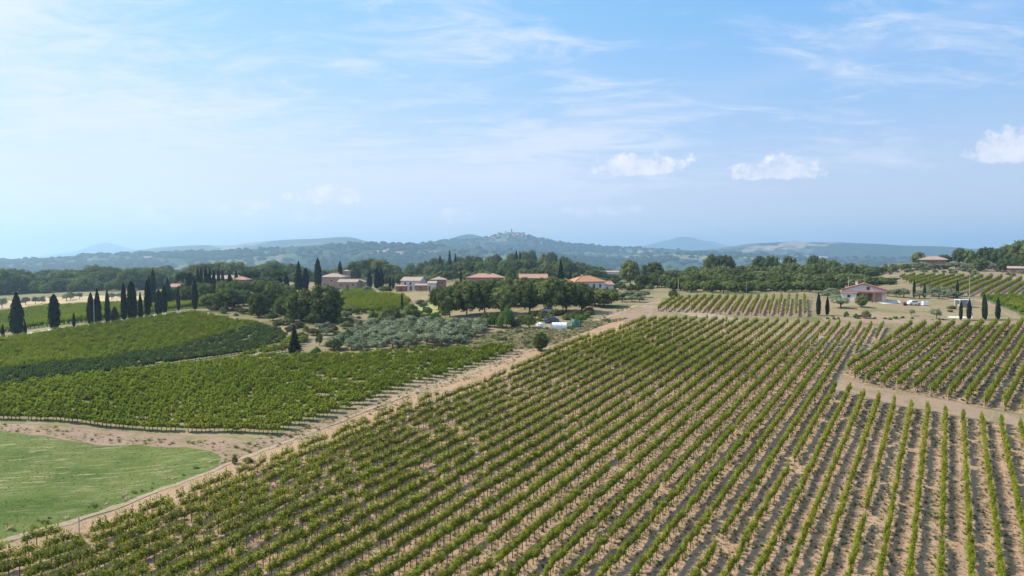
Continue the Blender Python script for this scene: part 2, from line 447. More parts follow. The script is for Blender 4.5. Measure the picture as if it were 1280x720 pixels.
def strip(name, pts, width, mat, off=.1, wob=.3, step=1.5):
    P = [Vector(p) for p in pts]; Q = []
    for i in range(len(P)-1):
        k = max(1, int((P[i+1]-P[i]).length/1.6)); Q += [P[i].lerp(P[i+1], j/k) for j in range(k)]
    Q.append(P[-1]); L, Rr = [], []
    for i, q in enumerate(Q):
        d = (Q[min(i+1, len(Q)-1)]-Q[max(i-1, 0)]).normalized(); nrm = Vector((-d.y, d.x))
        L.append(q+nrm*(width/2+random.uniform(-wob, wob))); Rr.append(q-nrm*(width/2+random.uniform(-wob, wob)))
    return sheet(name, [tuple(p) for p in L+Rr[::-1]], mat, off, step)


ground_sheet(); far_ground_colour()
def streaks(key, ang, c, amt=.6):
    t = NT(M[key].node_tree); t.b = [x for x in t.n if x.type == 'BSDF_PRINCIPLED'][0]
    pos = t.node('ShaderNodeNewGeometry', 0); X, Y, Z = t.xyz(pos)
    u = t.m('SUBTRACT', t.m('MULTIPLY', X, math.cos(ang)), t.m('MULTIPLY', Y, math.sin(ang))); v = t.m('ADD', t.m('MULTIPLY', X, math.sin(ang)), t.m('MULTIPLY', Y, math.cos(ang)))
    f = t.noise(t.comb(t.m('MULTIPLY', u, 1.6), t.m('MULTIPLY', v, .22), 0.), 1., 6, .7); g = t.noise(pos, .045, 3, .5)
    k = t.mix(t.m('MULTIPLY', t.m('MULTIPLY', t.ss(f, .5, .68), amt), t.ss(g, .35, .6)), t.b.inputs[0].links[0].from_socket, c)
    t._set(t.b.inputs[0], k)


streaks('field', R(72), (.34, .29, .17), .75); streaks('track', ROW_AZ, (.24, .2, .12), .6); streaks('bare', ROW_AZ, (.37, .29, .2), .5); streaks('crop_far', R(80), (.2, .2, .09), .5)
uv = lambda u, s: (u*math.cos(ROW_AZ)+s*math.sin(ROW_AZ), -u*math.sin(ROW_AZ)+s*math.cos(ROW_AZ))   # row frame to world

# main block outline (ground points)
top_edge = poly_world([(801, 402), (870, 402), (934, 404), (1008, 406), (1060, 409), (1108, 410), (1106, 416), (1092, 430), (1070, 444), (1050, 458), (1042, 476), (1041, 489), (1059, 492), (1079, 499),
                       (1098, 503), (1117, 509), (1139, 512), (1161, 515), (1186, 520), (1209, 524), (1232, 528), (1258, 532), (1290, 539)])
MAIN = [uv(-79, 14)]+top_edge+[uv(16, 128), uv(30, 118), uv(30, 22), uv(-40, 14)]
sheet('vineyard_soil', [uv(-81.2, 14), uv(-81.2, 168), uv(-80.5, 195)]+top_edge+[uv(16, 128), uv(30, 118), uv(30, 22), uv(-40, 12)], M['soil_main'], .05)
LOWER_L = poly_world([(-70, 526), (0, 530), (160, 540), (335, 549), (349, 542), (505, 487), (600, 456), (648, 441), (620, 436), (560, 441), (500, 442), (430, 445), (370, 447), (330, 449), (290, 452), (200, 463), (100, 476), (0, 489), (-70, 494)])
UPPER_L = poly_world([(-70, 489), (0, 485), (100, 474), (240, 458), (330, 447), (372, 436), (385, 425), (345, 413), (320, 406), (275, 398), (240, 392), (195, 398), (150, 404), (112, 410), (67, 416), (20, 424), (-70, 432)])
SHADE_L = poly_world([(-70, 492), (0, 487), (100, 474), (200, 461), (300, 446), (352, 432), (360, 422), (345, 413), (325, 409), (285, 421), (230, 437), (150, 451), (60, 463), (0, 470), (-70, 474)])
bare = poly_world([(-70, 520), (300, 535), (349, 530), (505, 478), (600, 449), (640, 436), (680, 428), (718, 418)])
sheet('bare_soil', bare+[uv(-81.5, 175), uv(-81.5, 150), uv(-81.5, 120), uv(-81.5, 92)]+poly_world([(262, 586), (240, 565), (150, 560), (60, 546), (0, 538), (-70, 534)]), M['bare'], .04)
M['soil_left'] = soil_mat('left_vineyard_soil', (.26, .21, .14), (.24, .22, .11), (.34, .27, .18), (.13, .16, .05), .2, .8, 4.)
sheet('left_vineyard_soil', LOWER_L, M['soil_left'], .08)
sheet('upper_vineyard_soil', UPPER_L, M['soil_left'], .10)
GREEN = poly_world([(-120, 530), (0, 538), (60, 548), (110, 556), (170, 557), (232, 560), (262, 564), (274, 572), (272, 584), (240, 598), (200, 612), (100, 650), (0, 684), (-120, 735)])
sheet('green_field', GREEN, M['field'], .08)
sheet('grass_slope', poly_world([(655, 437), (560, 436), (600, 420), (640, 412), (690, 411), (740, 403), (772, 398), (792, 396), (760, 404), (720, 419), (690, 431)]), M['slope'], .09)
strip('field_edge_track', [uv(-82, 12), uv(-81.6, 60), uv(-82, 88)], .8, M['track'], .13, .25)
strip('dirt_track', [uv(-82, 88), uv(-81.5, 110), uv(-82.5, 140), uv(-83, 165), uv(-83, 190), uv(-84, 205), uv(-78, 225), uv(-70, 242)], 1.7, M['track'], .13, .35)
strip('verge_track', [uv(-82, 205), uv(-72, 203), uv(-50, 192), uv(-20, 176), uv(10, 158), uv(30, 148), uv(60, 131)], 8., M['track'], .11)
RIGHT = poly_world([(1056, 468), (1062, 458), (1100, 434), (1137, 410), (1180, 409), (1230, 407), (1272, 406), (1330, 408), (1420, 440), (1420, 560), (1283, 518), (1240, 511), (1197, 502), (1136, 491), (1082, 480)])
a_, b_ = np.array(hit(1130, 411)[:2]), np.array(hit(1059, 464)[:2]); dr = (a_-b_)/np.linalg.norm(a_-b_)
c_, e_ = np.array(hit(1266, 408)[:2]), np.array(hit(1176, 500)[:2]); dr2 = (c_-e_)/np.linalg.norm(c_-e_)
RAZ = (math.atan2(*dr)+math.atan2(*dr2))/2
u_first = b_[0]*math.cos(RAZ)-b_[1]*math.sin(RAZ)
M['soil_right'] = row_soil('right_vineyard_soil', RAZ, 2.7, u_first, (.325, .215, .145), STRAW, (.32, .19, .12), WEED)
sheet('right_vineyard_soil', RIGHT, M['soil_right'], .05)
sheet('farm_track', poly_world([(1041, 466), (1053, 470), (1082, 482), (1136, 493), (1197, 504), (1240, 513), (1283, 520), (1420, 562), (1420, 585), (1258, 530), (1186, 518), (1117, 506), (1059, 489), (1041, 487)]), M['bare'], .09)
UP = poly_world([(818, 389), (836, 375), (1014, 374), (1012, 396), (920, 394), (860, 391)])
UAZ = R(22.9)
u_up = hit(995, 392); u_up = u_up[0]*math.cos(UAZ)-u_up[1]*math.sin(UAZ)
M['soil_up'] = row_soil('upper_block_soil', UAZ, 2.4, u_up, (.30, .20, .135), STRAW, (.28, .165, .105), WEED)
sheet('upper_block_soil', UP, M['soil_up'], .06)
sheet('yard', poly_world([(1020, 398), (1016, 372), (1110, 371), (1220, 374), (1262, 398), (1180, 402), (1100, 402)]), M['slope'], .07)
sheet('reddish_verge', poly_world([(1030, 403), (1028, 397), (1080, 397), (1120, 399), (1180, 401), (1275, 401), (1275, 405), (1137, 405), (1100, 405)]), M['bare'], .10)
sheet('driveway', poly_world([(1096, 377.5), (1100, 375.5), (1124, 376), (1126, 379), (1104, 380)]), M['gravel'], .12, 1.)
sheet('gravel_patch', poly_world([(1184, 397.5), (1186, 395), (1216, 396), (1214, 398)]), M['gravel'], .14, 1.)
sheet('farm_lane', poly_world([(1220, 376), (1218, 373), (1230, 376), (1285, 400), (1270, 400)]), M['bare'], .11)
GV = poly_world([(1226, 373), (1420, 374), (1420, 420), (1284, 397)])
sheet('green_vineyard_soil', GV, M['crop_far'], .1)
RU = poly_world([(1122, 347), (1200, 346.5), (1285, 351), (1420, 354), (1420, 374), (1210, 371), (1176, 369), (1140, 358)])
sheet('hillside_vineyard_soil', RU, M['terrace'], .1)
sheet('terraces', poly_world([(1100, 347), (1112, 338), (1150, 333.5), (1420, 334), (1420, 349), (1285, 350), (1200, 345.8), (1120, 346)]), M['terrace'], .12, 5)
sheet('crest_road', poly_world([(-70, 437), (0, 425), (20, 421), (67, 414), (112, 407.5), (150, 402), (195, 396.5), (230, 391), (232, 389), (195, 393.5), (150, 399.5), (112, 405), (67, 411), (20, 418), (0, 422), (-70, 432)]), M['gravel'], .12, 1.5)
sheet('field_edge_path', poly_world([(234, 390), (250, 389), (280, 394), (318, 402), (350, 410), (385, 419), (420, 421), (421, 424), (385, 423.5), (345, 413.5), (318, 406), (275, 397)]), M['bare'], .13, 1.5)
CROP = poly_world([(-70, 425), (20, 414), (112, 403), (195, 392), (228, 387), (262, 386), (262, 380), (200, 378), (130, 381), (60, 383.5), (0, 391), (-70, 402)])
sheet('far_crop', CROP, M['crop_far'], .1, 3)
sheet('stubble_field', poly_world([(-70, 401), (0, 390), (60, 383), (130, 380.5), (200, 377.5), (215, 371), (150, 368.5), (60, 372), (0, 377), (-70, 384)]), M['tanfield'], .1, 5)
MIDV = poly_world([(424, 392), (428, 372), (440, 364.5), (463, 363.5), (470, 370), (505, 371), (512, 380), (500, 392), (470, 393)])
sheet('mid_vineyard_soil', MIDV, M['crop_far'], .1)
YV = poly_world([(468, 369), (480, 364), (540, 365), (545, 371), (520, 379), (505, 371)])
sheet('house_slope', YV, M['slope'], .12)
sheet('sunny_meadow', poly_world([(518, 394), (514, 383), (545, 375), (562, 372), (552, 392), (540, 399)]), M['meadow'], .12)
sheet('driveway_dirt', poly_world([(770, 398), (745, 392), (780, 389), (805, 386), (812, 378), (822, 373), (830, 373), (822, 384), (815, 396), (801, 401), (785, 404)]), M['bare'], .12)
sheet('oak_lawn', poly_world([(560, 404), (560, 388), (660, 386), (770, 386), (772, 391), (690, 398), (620, 404)]), M['slope'], .1)

# ------------------------------------------------------------------ leaf clouds
def leaf_mesh(name, P, N, size, mat, extra=None, elong=1.25):
    """quads at P facing N"""
    n = len(P); N = N/np.linalg.norm(N, axis=1)[:, None]
    rv = np.random.normal(size=(n, 3)); a = np.cross(N, rv); a /= np.linalg.norm(a, axis=1)[:, None]; b = np.cross(N, a)
    s = size if np.ndim(size) else np.full(n, size); s = (s*np.random.uniform(.6, 1.3, n))[:, None]/2
    bend = N*s*.35
    V = np.stack([P-a*s*elong, P-b*s+bend, P+a*s*elong, P+b*s+bend], 1).reshape(-1, 3)
    fs = (np.arange(n)[:, None]*4+np.arange(4)[None]).tolist(); mi = [0]*n; mats = [mat]
    if extra:
        ev, ef, em = extra; b0 = len(V); V = np.vstack([V, np.array(ev)]); fs += [tuple(i+b0 for i in f) for f in ef]
        mats.append(em) if em is not mat else None; mi += [len(mats)-1]*len(ef)
    return mesh_np(name, V, fs, mats, mi)


def sph(c, r, n=7, m=5, zs=1., jit=.1):
    v = []; f = []
    for i in range(m+1):
        th = math.pi*i/m
        for k in range(n):
            q = 1+random.uniform(-jit, jit)
            v.append((c[0]+r*q*math.sin(th)*math.cos(2*math.pi*k/n), c[1]+r*q*math.sin(th)*math.sin(2*math.pi*k/n), c[2]+r*q*zs*math.cos(th)))
    for i in range(m):
        for k in range(n): f.append((i*n+k, i*n+(k+1) % n, (i+1)*n+(k+1) % n, (i+1)*n+k))
    return v, f


def lobes_crown(name, lobes, n, size, mat, core=.70, up=.75):
    C = np.array([l[:3] for l in lobes]); Rr = np.array([l[3] for l in lobes]); p = Rr**2/(Rr**2).sum()
    idx = np.random.choice(len(lobes), n, p=p)
    d = np.random.normal(size=(n, 3)); d[:, 2] += .25; d /= np.linalg.norm(d, axis=1)[:, None]
    P = C[idx]+d*(Rr[idx]*np.random.uniform(.72, 1.12, n)**1)[:, None]*np.array([1, 1, .85])
    # drop leaves buried deep inside other lobes
    dist = np.linalg.norm((P[:, None]-C[None])/np.array([1, 1, .85]), axis=2)/Rr[None]
    keep = dist.min(1) > .62
    P = P[keep]; d = d[keep]
    N = d+np.random.normal(size=P.shape)*.45; N[:, 2] += up
    ev, ef = [], []
    for l in lobes:
        v, f = sph(l[:3], l[3]*core, 7, 5, .85, .12); b0 = len(ev); ev += v; ef += [tuple(i+b0 for i in q) for q in f]
    return leaf_mesh(name, P, N, size, mat, (ev, ef, mat))


def limb_mesh(name, h, r, lobes, mat, nl=5, lean=.1):
    mb = MB(); top = (random.uniform(-lean, lean)*h, random.uniform(-lean, lean)*h, h)
    mid = (top[0]*.4+random.uniform(-.05, .05)*h, top[1]*.4, h*.5)
    mb.tube([(0, 0, -.3), (0, 0, .1*h), mid, top], [r*1.4, r, r*.8, r*.6], 7)
    for l in random.sample(lobes, min(nl, len(lobes))):
        mb.tube([mid if random.random() < .4 else top, ((top[0]+l[0])/2, (top[1]+l[1])/2, (top[2]+l[2])/2-.05*h), l[:3]], [r*.5, r*.35, r*.12], 5)
    me = bpy.data.meshes.new(name); me.from_pydata(mb.v, [], mb.f); me.materials.append(mat); me.update(); return me


# unit trees: height 1, crown width given; scaled by object scale
def make_broad(seed, matkey, wide=1.0, n=2200, low=.16):
    random.seed(seed); np.random.seed(seed)
    lobes = []; nl = 24; c0 = (low+1)/2; hz_ = (1-low)/2
    for k in range(nl):
        z = 1-2*(k+.5)/nl; q = math.sqrt(1-z*z); a = k*2.4+random.uniform(-.3, .3); rr = random.uniform(.13, .19)
        if z < -.2: q *= 1.05
        lobes.append(((.5*wide-rr)*q*math.cos(a)*random.uniform(.8, 1.08), (.5*wide-rr)*q*math.sin(a)*random.uniform(.8, 1.08), c0+(hz_-rr*.8)*z*random.uniform(.92, 1.02), rr))
    lobes.append((0, 0, c0, .3))
    return (limb_mesh('trunk', .4, .028, lobes, M['bark'], 6), lobes_crown('crown', lobes, n, .052, M[matkey]))


def make_olive(seed, matkey='olive'):
    random.seed(seed); np.random.seed(seed); lobes = []
    for k in range(9):
        a = k*2.4; q = math.sqrt((k+.5)/9)
        lobes.append((.42*q*math.cos(a), .42*q*math.sin(a), .5+.28*(1-q)+random.uniform(-.14, .12), random.uniform(.19, .27)))
    return (limb_mesh('trunk', .4, .045, lobes, M['bark'], 5, .15), lobes_crown('crown', lobes, 1000, .065, M[matkey], .66))


def make_cypress(seed, matkey='cypress', fat=.16, bulge=.78):
    random.seed(seed); np.random.seed(seed); n = 1500
    t = np.random.uniform(0, 1, n)**.9; a = np.random.uniform(0, 2*math.pi, n)
    prof = lambda t: fat*1.75*np.power(np.clip(t, 0, 1)+.03, .42)*np.power(np.clip(1-t, 0, 1), bulge)
    rr = prof(t)*(1+.12*np.sin(a*3+t*21)+.08*np.sin(a*5-t*33))*np.random.uniform(.85, 1.08, n)
    z = .06+.94*t; P = np.stack([rr*np.cos(a), rr*np.sin(a), z], -1)
    N = np.stack([np.cos(a), np.sin(a), np.full(n, .35)], -1)+np.random.normal(size=(n, 3))*.3
    ev = []; ef = []; m, k = 10, 8
    for i in range(m+1):
        tt = i/m; q = float(prof(np.array(tt)))*.88
        for j in range(k): ev.append((q*math.cos(2*math.pi*j/k), q*math.sin(2*math.pi*j/k), .06+.92*tt))
    for i in range(m):
        for j in range(k): ef.append((i*k+j, i*k+(j+1) % k, (i+1)*k+(j+1) % k, (i+1)*k+j))
    mb = MB().tube([(0, 0, -.03), (0, 0, .15)], [.018, .014], 6)
    tr = bpy.data.meshes.new('trunk'); tr.from_pydata(mb.v, [], mb.f); tr.materials.append(M['bark'])
    return (tr, leaf_mesh('crown', P, N, .035, M[matkey], (ev, ef, M[matkey]), 1.6))


def make_umbrella(seed):
    random.seed(seed); np.random.seed(seed); lobes = []
    for k in range(14):
        a = k*2.4; q = math.sqrt((k+.5)/14)
        lobes.append((.48*q*math.cos(a), .48*q*math.sin(a), .86-.1*q+random.uniform(-.03, .03), random.uniform(.11, .16)))
    return (limb_mesh('trunk', .62, .03, lobes, M['bark'], 8, .05), lobes_crown('crown', lobes, 1300, .045, M['pine'], .7))


def make_conifer(seed, matkey='cypress', fat=.26):
    random.seed(seed); np.random.seed(seed); n = 1500
    t = np.random.uniform(0, 1, n)**1.2; a = np.random.uniform(0, 2*math.pi, n)
    rr = fat*(1-t)*(.65+.35*np.abs(np.sin(t*26)))*(1+.2*np.sin(a*5+t*9))*np.random.uniform(.5, 1.1, n)+.005
    P = np.stack([rr*np.cos(a), rr*np.sin(a), .12+.88*t-rr*.25], -1)
    N = np.stack([np.cos(a)*.6, np.sin(a)*.6, np.full(n, .8)], -1)+np.random.normal(size=(n, 3))*.35
    ev, ef = [], []; k = 7
    for i in range(6):
        for j in range(k): q = fat*.6*(1-i/5.); ev.append((q*math.cos(2*math.pi*j/k), q*math.sin(2*math.pi*j/k), .14+.8*i/5))
    for i in range(5):
        for j in range(k): ef.append((i*k+j, i*k+(j+1) % k, (i+1)*k+(j+1) % k, (i+1)*k+j))
    mb = MB().tube([(0, 0, -.03), (0, 0, .5)], [.025, .015], 6)
    tr = bpy.data.meshes.new('trunk'); tr.from_pydata(mb.v, [], mb.f); tr.materials.append(M['bark'])
    return (tr, leaf_mesh('crown', P, N, .05, M[matkey], (ev, ef, M[matkey]), 1.5))


def make_bush(seed, matkey):
    random.seed(seed); np.random.seed(seed); lobes = []
    for k in range(10):
        a = k*2.4; q = math.sqrt((k+.5)/10)
        lobes.append((.42*q*math.cos(a), .42*q*math.sin(a), .3+.4*(1-q)+random.uniform(-.08, .12), random.uniform(.2, .3)))
    return (limb_mesh('trunk', .35, .04, lobes, M['bark'], 4, .1), lobes_crown('crown', lobes, 1000, .075, M[matkey], .7))


T = {}
T['oak'] = [make_broad(i, 'oak', 1.0+.05*i, low=.1) for i in range(5)]
T['green'] = [make_broad(20+i, 'oak_green', 1.0+.05*i, low=.06) for i in range(4)]
T['mass'] = [make_broad(30+i, 'oak', 1.05, low=.0) for i in range(3)]
T['olive'] = [make_olive(40+i) for i in range(4)]
T['cypress'] = [make_cypress(50+i, fat=.15+.01*i, bulge=.62+.09*i) for i in range(4)]
T['browncypress'] = [make_cypress(56, 'cypress_brown', .16)]
T['pine'] = [make_umbrella(60+i) for i in range(2)]
T['conifer'] = [make_conifer(65+i) for i in range(2)]
T['bush'] = [make_bush(70+i, 'oak_green') for i in range(3)]
T['darkbush'] = [make_bush(75+i, 'oak') for i in range(3)]
T['drybush'] = [make_bush(80+i, 'drybush') for i in range(2)]
T['brightbush'] = [make_bush(84+i, 'bright') for i in range(2)]
WID = {'oak': 1.02, 'green': 1.05, 'mass': 1.05, 'olive': 1.2, 'cypress': .31, 'browncypress': .32, 'pine': 1.2, 'conifer': .5, 'bush': 1.25, 'darkbush': 1.25, 'drybush': 1.25, 'brightbush': 1.25}
random.seed(11)


def plant(name, kind, X, Y, hgt, wid, label, cat='tree', group=None):
    """a tree: an Empty at its foot that carries trunk and crown"""
    e = new_obj(name, None, None, (X, Y, h1(X, Y)-.05), random.uniform(0, 6.28)); e.empty_display_size = .5
    s = wid/WID[kind]; e.scale = (s, s, hgt)
    tr, cr_ = random.choice(T[kind])
    new_obj('trunk', tr, e); new_obj('crown', cr_, e)
    tag(e, label, cat, group); return e


def plant_px(name, kind, px, Y, top, wpx, label, cat='tree', group=None):
    """px column, distance, pixel row of the top, pixel width"""
    d = ray(px, top); t = Y/d[1]; X = d[0]*t; z = CZ+d[2]*t
    hgt = max(z-h1(X, Y), .8)
    return plant(name, kind, X, Y, hgt, wpx*Y/F, label, cat, group)


def plant_base(name, kind, px, base, top, wpx, label, cat='tree', group=None):
    X, Y, z = hit(px, base)
    return plant_px(name, kind, px, Y, top, wpx, label, cat, group)


# ------------------------------------------------------------------ vines
def make_vine(seed, n=330, matkey='vine'):
    random.seed(seed); np.random.seed(seed)
    # canopy along local y, 1.05 m long, from .75 to 1.9 m
    nb = 9; P = []; N = []
    for k in range(nb):                     # shoots with leaves hanging about them
        y0 = -.5+k*1.0/(nb-1)+random.uniform(-.06, .06); top = random.uniform(1.35, 2.0); lean = random.uniform(-.14, .14)
        m = n//nb
        t = np.random.uniform(0, 1, m)
        z = .98+(top-.98)*t; x = lean*t+np.random.normal(0, .10+.04*t, m); y = y0+np.random.normal(0, .13, m)
        P.append(np.stack([x, y, z], -1)); N.append(np.stack([np.sign(x)*.45, np.random.normal(0, .35, m), .9+.6*t], -1))
    for q in range(5):                      # loose shoots standing above the wires
        y0 = random.uniform(-.5, .5); x0 = random.uniform(-.1, .1); m = 7; t = np.linspace(0, 1, m); tip = random.uniform(.25, .6)
        P.append(np.stack([x0+random.uniform(-.25, .25)*t, y0+random.uniform(-.15, .15)*t, 1.75+tip*t], -1)); N.append(np.stack([np.random.normal(0, .5, m), np.random.normal(0, .5, m), np.ones(m)], -1))
    P = np.vstack(P); N = np.vstack(N)+np.random.normal(size=(len(P), 3))*.35
    mb = MB(); mb.tube([(0, 0, -.1), (.03, .02, .45), (0, .0, 1.0)], [.055, .05, .045], 5); mb.tube([(0, -.45, .96), (0, 0, .94), (0, .45, .98)], [.012, .02, .012], 4)
    return mb, P, N


V_DATA = {}
for key in ('vine', 'vine_left', 'vine_shade_toned'):
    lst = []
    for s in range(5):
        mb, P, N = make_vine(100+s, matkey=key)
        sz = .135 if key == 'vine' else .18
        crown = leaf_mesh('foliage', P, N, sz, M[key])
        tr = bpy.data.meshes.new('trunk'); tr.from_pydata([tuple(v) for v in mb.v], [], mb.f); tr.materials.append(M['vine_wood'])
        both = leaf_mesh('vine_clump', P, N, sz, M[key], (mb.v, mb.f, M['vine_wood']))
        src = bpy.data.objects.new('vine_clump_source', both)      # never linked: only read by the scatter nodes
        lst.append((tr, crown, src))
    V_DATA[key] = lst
random.seed(12); np.random.seed(12)


def scatter(name, X, Y, Z, rot, scl, sources, label=None, cat=None):
    n = len(X); me = bpy.data.meshes.new(name)
    me.vertices.add(n); me.vertices.foreach_set('co', np.stack([X, Y, Z], -1).astype(np.float32).ravel())
    a = me.attributes.new('rot', 'FLOAT_VECTOR', 'POINT'); a.data.foreach_set('vector', np.asarray(rot, np.float32).ravel())
    a = me.attributes.new('scl', 'FLOAT_VECTOR', 'POINT'); a.data.foreach_set('vector', np.asarray(scl, np.float32).ravel())
    a = me.attributes.new('idx', 'INT', 'POINT'); a.data.foreach_set('value', np.random.randint(0, len(sources), n).astype(np.int32))
    me.update(); o = new_obj(name, me)
    g = bpy.data.node_groups.new(name+'_nodes', 'GeometryNodeTree')
    g.interface.new_socket('Geometry', in_out='INPUT', socket_type='NodeSocketGeometry'); g.interface.new_socket('Geometry', in_out='OUTPUT', socket_type='NodeSocketGeometry')
    gi = g.nodes.new('NodeGroupInput'); go = g.nodes.new('NodeGroupOutput'); ip = g.nodes.new('GeometryNodeInstanceOnPoints'); jn = g.nodes.new('GeometryNodeJoinGeometry')
    for s in sources:
        oi = g.nodes.new('GeometryNodeObjectInfo'); oi.inputs['Object'].default_value = s
        gt = g.nodes.new('GeometryNodeGeometryToInstance'); g.links.new(oi.outputs['Geometry'], gt.inputs[0]); g.links.new(gt.outputs[0], jn.inputs[0])
    def na(nm, ty, out):
        q = g.nodes.new('GeometryNodeInputNamedAttribute'); q.data_type = ty; q.inputs[0].default_value = nm
        return [s for s in q.outputs if s.enabled and s.name == 'Attribute'][0]
    g.links.new(gi.outputs[0], ip.inputs['Points']); g.links.new(jn.outputs[0], ip.inputs['Instance']); ip.inputs['Pick Instance'].default_value = True
    g.links.new(na('idx', 'INT', 4), ip.inputs['Instance Index']); g.links.new(na('rot', 'FLOAT_VECTOR', 0), ip.inputs['Rotation']); g.links.new(na('scl', 'FLOAT_VECTOR', 0), ip.inputs['Scale'])
    g.links.new(ip.outputs[0], go.inputs[0])
    md = o.modifiers.new('scatter', 'NODES'); md.node_group = g
    tag(o, label, cat, kind='stuff'); return o


def row_points(poly, azr, spacing, u0, step=.88, miss=.03, jit=.07):
    px_ = np.array([p[0] for p in poly]); py_ = np.array([p[1] for p in poly])
    u = px_*math.cos(azr)-py_*math.sin(azr); s = px_*math.sin(azr)+py_*math.cos(azr)
    ks = np.arange(math.ceil((u.min()-u0)/spacing), math.floor((u.max()-u0)/spacing)+1)
    out = []
    for k in ks:
        ss_ = np.arange(s.min(), s.max(), step); uu = u0+k*spacing+np.random.normal(0, jit, len(ss_))
        out.append(np.stack([uu*math.cos(azr)+ss_*math.sin(azr), -uu*math.sin(azr)+ss_*math.cos(azr), np.full(len(ss_), k)], -1))
    P = np.vstack(out); P = P[inside(poly, P[:, 0], P[:, 1])]
    # some vines missing, in runs
    run = np.sin(P[:, 0]*.31+P[:, 2]*7.7)+np.sin(P[:, 1]*.47+P[:, 2]*3.1)
    miss = np.where(P[:, 0]*math.cos(ROW_AZ)-P[:, 1]*math.sin(ROW_AZ) < -52, miss*3, miss)
    keep = (np.random.rand(len(P)) > miss) & ~((run > (1.86 if poly is MAIN else 1.985)) & (np.random.rand(len(P)) < .8))
    return P[keep]


def vine_block(name, poly, azr, spacing, u0, key, label, near=0, zs=1., xs=1., step=.88, jit=.07, miss=.03, cat='grapevines'):
    P = row_points(poly, azr, spacing, u0, step, miss, jit); X, Y = P[:, 0], P[:, 1]; Z = H(X, Y); n = len(P)
    vig = .93+.14*np.sin(X*.05+1.3*np.sin(Y*.043))*np.cos(Y*.037+.7)           # vigour varies over the block
    sc_ = np.stack([np.random.uniform(.85, 1.3, n)*xs*vig, np.random.uniform(.95, 1.12, n)*step/.95, np.random.uniform(.86, 1.1, n)*zs*vig*np.where(np.random.rand(n) < .06, .68, 1.)], -1)
    if name == 'vineyard_rows':           # the block is more vigorous towards the dirt track
        uu = X*math.cos(azr)-Y*math.sin(azr); g = np.clip((-uu-8)/35, 0, 1); sc_[:, 0] *= 1+.12*g; sc_[:, 2] *= 1+.05*g
    flip = np.where(np.random.rand(n) < .5, 0, math.pi); rot = np.stack([np.random.normal(0, .03, n), np.random.normal(0, .03, n), -azr+flip+np.random.normal(0, .08, n)], -1)
    rest = np.ones(n, bool)
    if near:
        ax = Y*math.cos(PITCH)-(Z-CZ)*math.sin(PITCH); u = Y*math.sin(PITCH)+(Z+1.3-CZ)*math.cos(PITCH)
        qx, qy = 640+F*X/ax, 360-F*u/ax
        ok = np.where((qx > 4) & (qx < 1276) & (qy < 716) & (qy > 0))[0]; ok = ok[np.argsort(ax[ok])][:near]
        rest[ok] = False
        for i in ok:
            tr, crn, _ = random.choice(V_DATA[key])
            e = new_obj('grapevine', None, None, (X[i], Y[i], Z[i])); e.rotation_euler = tuple(rot[i]); e.scale = tuple(sc_[i]); e.empty_display_size = .3
            new_obj('trunk', tr, e); new_obj('foliage', crn, e)
            tag(e, 'trellised green grapevine on a thin brown trunk, in the nearest stretch of the large vineyard', 'grapevine', 'grapevines in the large vineyard')
    scatter(name, X[rest], Y[rest], Z[rest], rot[rest], sc_[rest], [v[2] for v in V_DATA[key]], label, cat)
    return P


NP_ = vine_block('vineyard_rows', MAIN, ROW_AZ, 2.44, 0, 'vine', 'rows of green grapevines filling the large foreground vineyard', near=300, xs=.9)
vine_block('right_vineyard_rows', RIGHT, RAZ, 2.7, u_first, 'vine', 'diagonal grapevine rows beyond the farm track at right', zs=1.08, xs=1.2, miss=.01)
vine_block('upper_vineyard_rows', UP, UAZ, 2.4, u_up, 'vine', 'short grapevine rows behind the large vineyard, below the belt of trees', miss=.01)
p0, p1 = np.array(hit(320, 549)[:2]), np.array(hit(10, 531)[:2]); LAZ = math.atan2(*(p1-p0)); ul = p0[0]*math.cos(LAZ)-p0[1]*math.sin(LAZ)
vine_block('left_vineyard_rows', LOWER_L, LAZ, 2.25, ul, 'vine_left', 'dense green vineyard left of the dirt track, seen across its rows', xs=1.75, zs=.86, step=.72, jit=.1)
p0, p1 = np.array(hit(20, 470)[:2]), np.array(hit(330, 428)[:2]); UAZ2 = math.atan2(*(p1-p0))
light_poly = poly_world([(-70, 473), (0, 469), (60, 462), (150, 450), (230, 436), (285, 420), (323, 408), (320, 406), (275, 398), (240, 392), (195, 398), (150, 404), (112, 410), (67, 416), (20, 424), (-70, 432)])
vine_block('hilltop_vineyard_rows', light_poly, UAZ2, 2.2, 0., 'vine_left', 'light green vineyard on the left rise below the cypress road', xs=1.75, zs=.85, step=.75, jit=.12)
vine_block('shade_toned_vineyard_rows', SHADE_L, UAZ2, 2.6, 0., 'vine_shade_toned', 'band of vines across the left rise, leaf colour darkened for the shaded row sides', xs=1.55, zs=.9, step=.8, jit=.1)  # band seen across its rows; their shaded sides are painted by leaf colour
edge_poly = poly_world([(300, 451), (372, 439), (385, 426), (366, 420), (362, 424), (353, 434), (300, 448)])
vine_block('corner_vineyard_rows', edge_poly, UAZ2, 2.3, 0., 'vine_left', 'thin strips of light green vines between the dark band and the lone conifer', xs=1.5, zs=.9, step=.8)
vine_block('mid_vineyard_rows', MIDV, R(60), 2.7, 0., 'vine_left', 'small deep green vineyard below the stone farmhouse', xs=1.25)
vine_block('far_left_crop_rows', CROP, R(80), 2.8, 0., 'vine_left', 'green vineyard beyond the row of roadside cypresses', xs=1.6, step=1.3)
vine_block('green_vineyard_rows', GV, R(80), 2.6, 0., 'vine_left', 'bright green vineyard at the right edge behind the small cypresses', xs=1.8)
vine_block('hillside_vineyard_rows', RU, R(41), 3.8, 0., 'vine', 'dark vine rows on the slope below the tan farmhouse', xs=1.25, zs=1.15, miss=0, jit=.04)

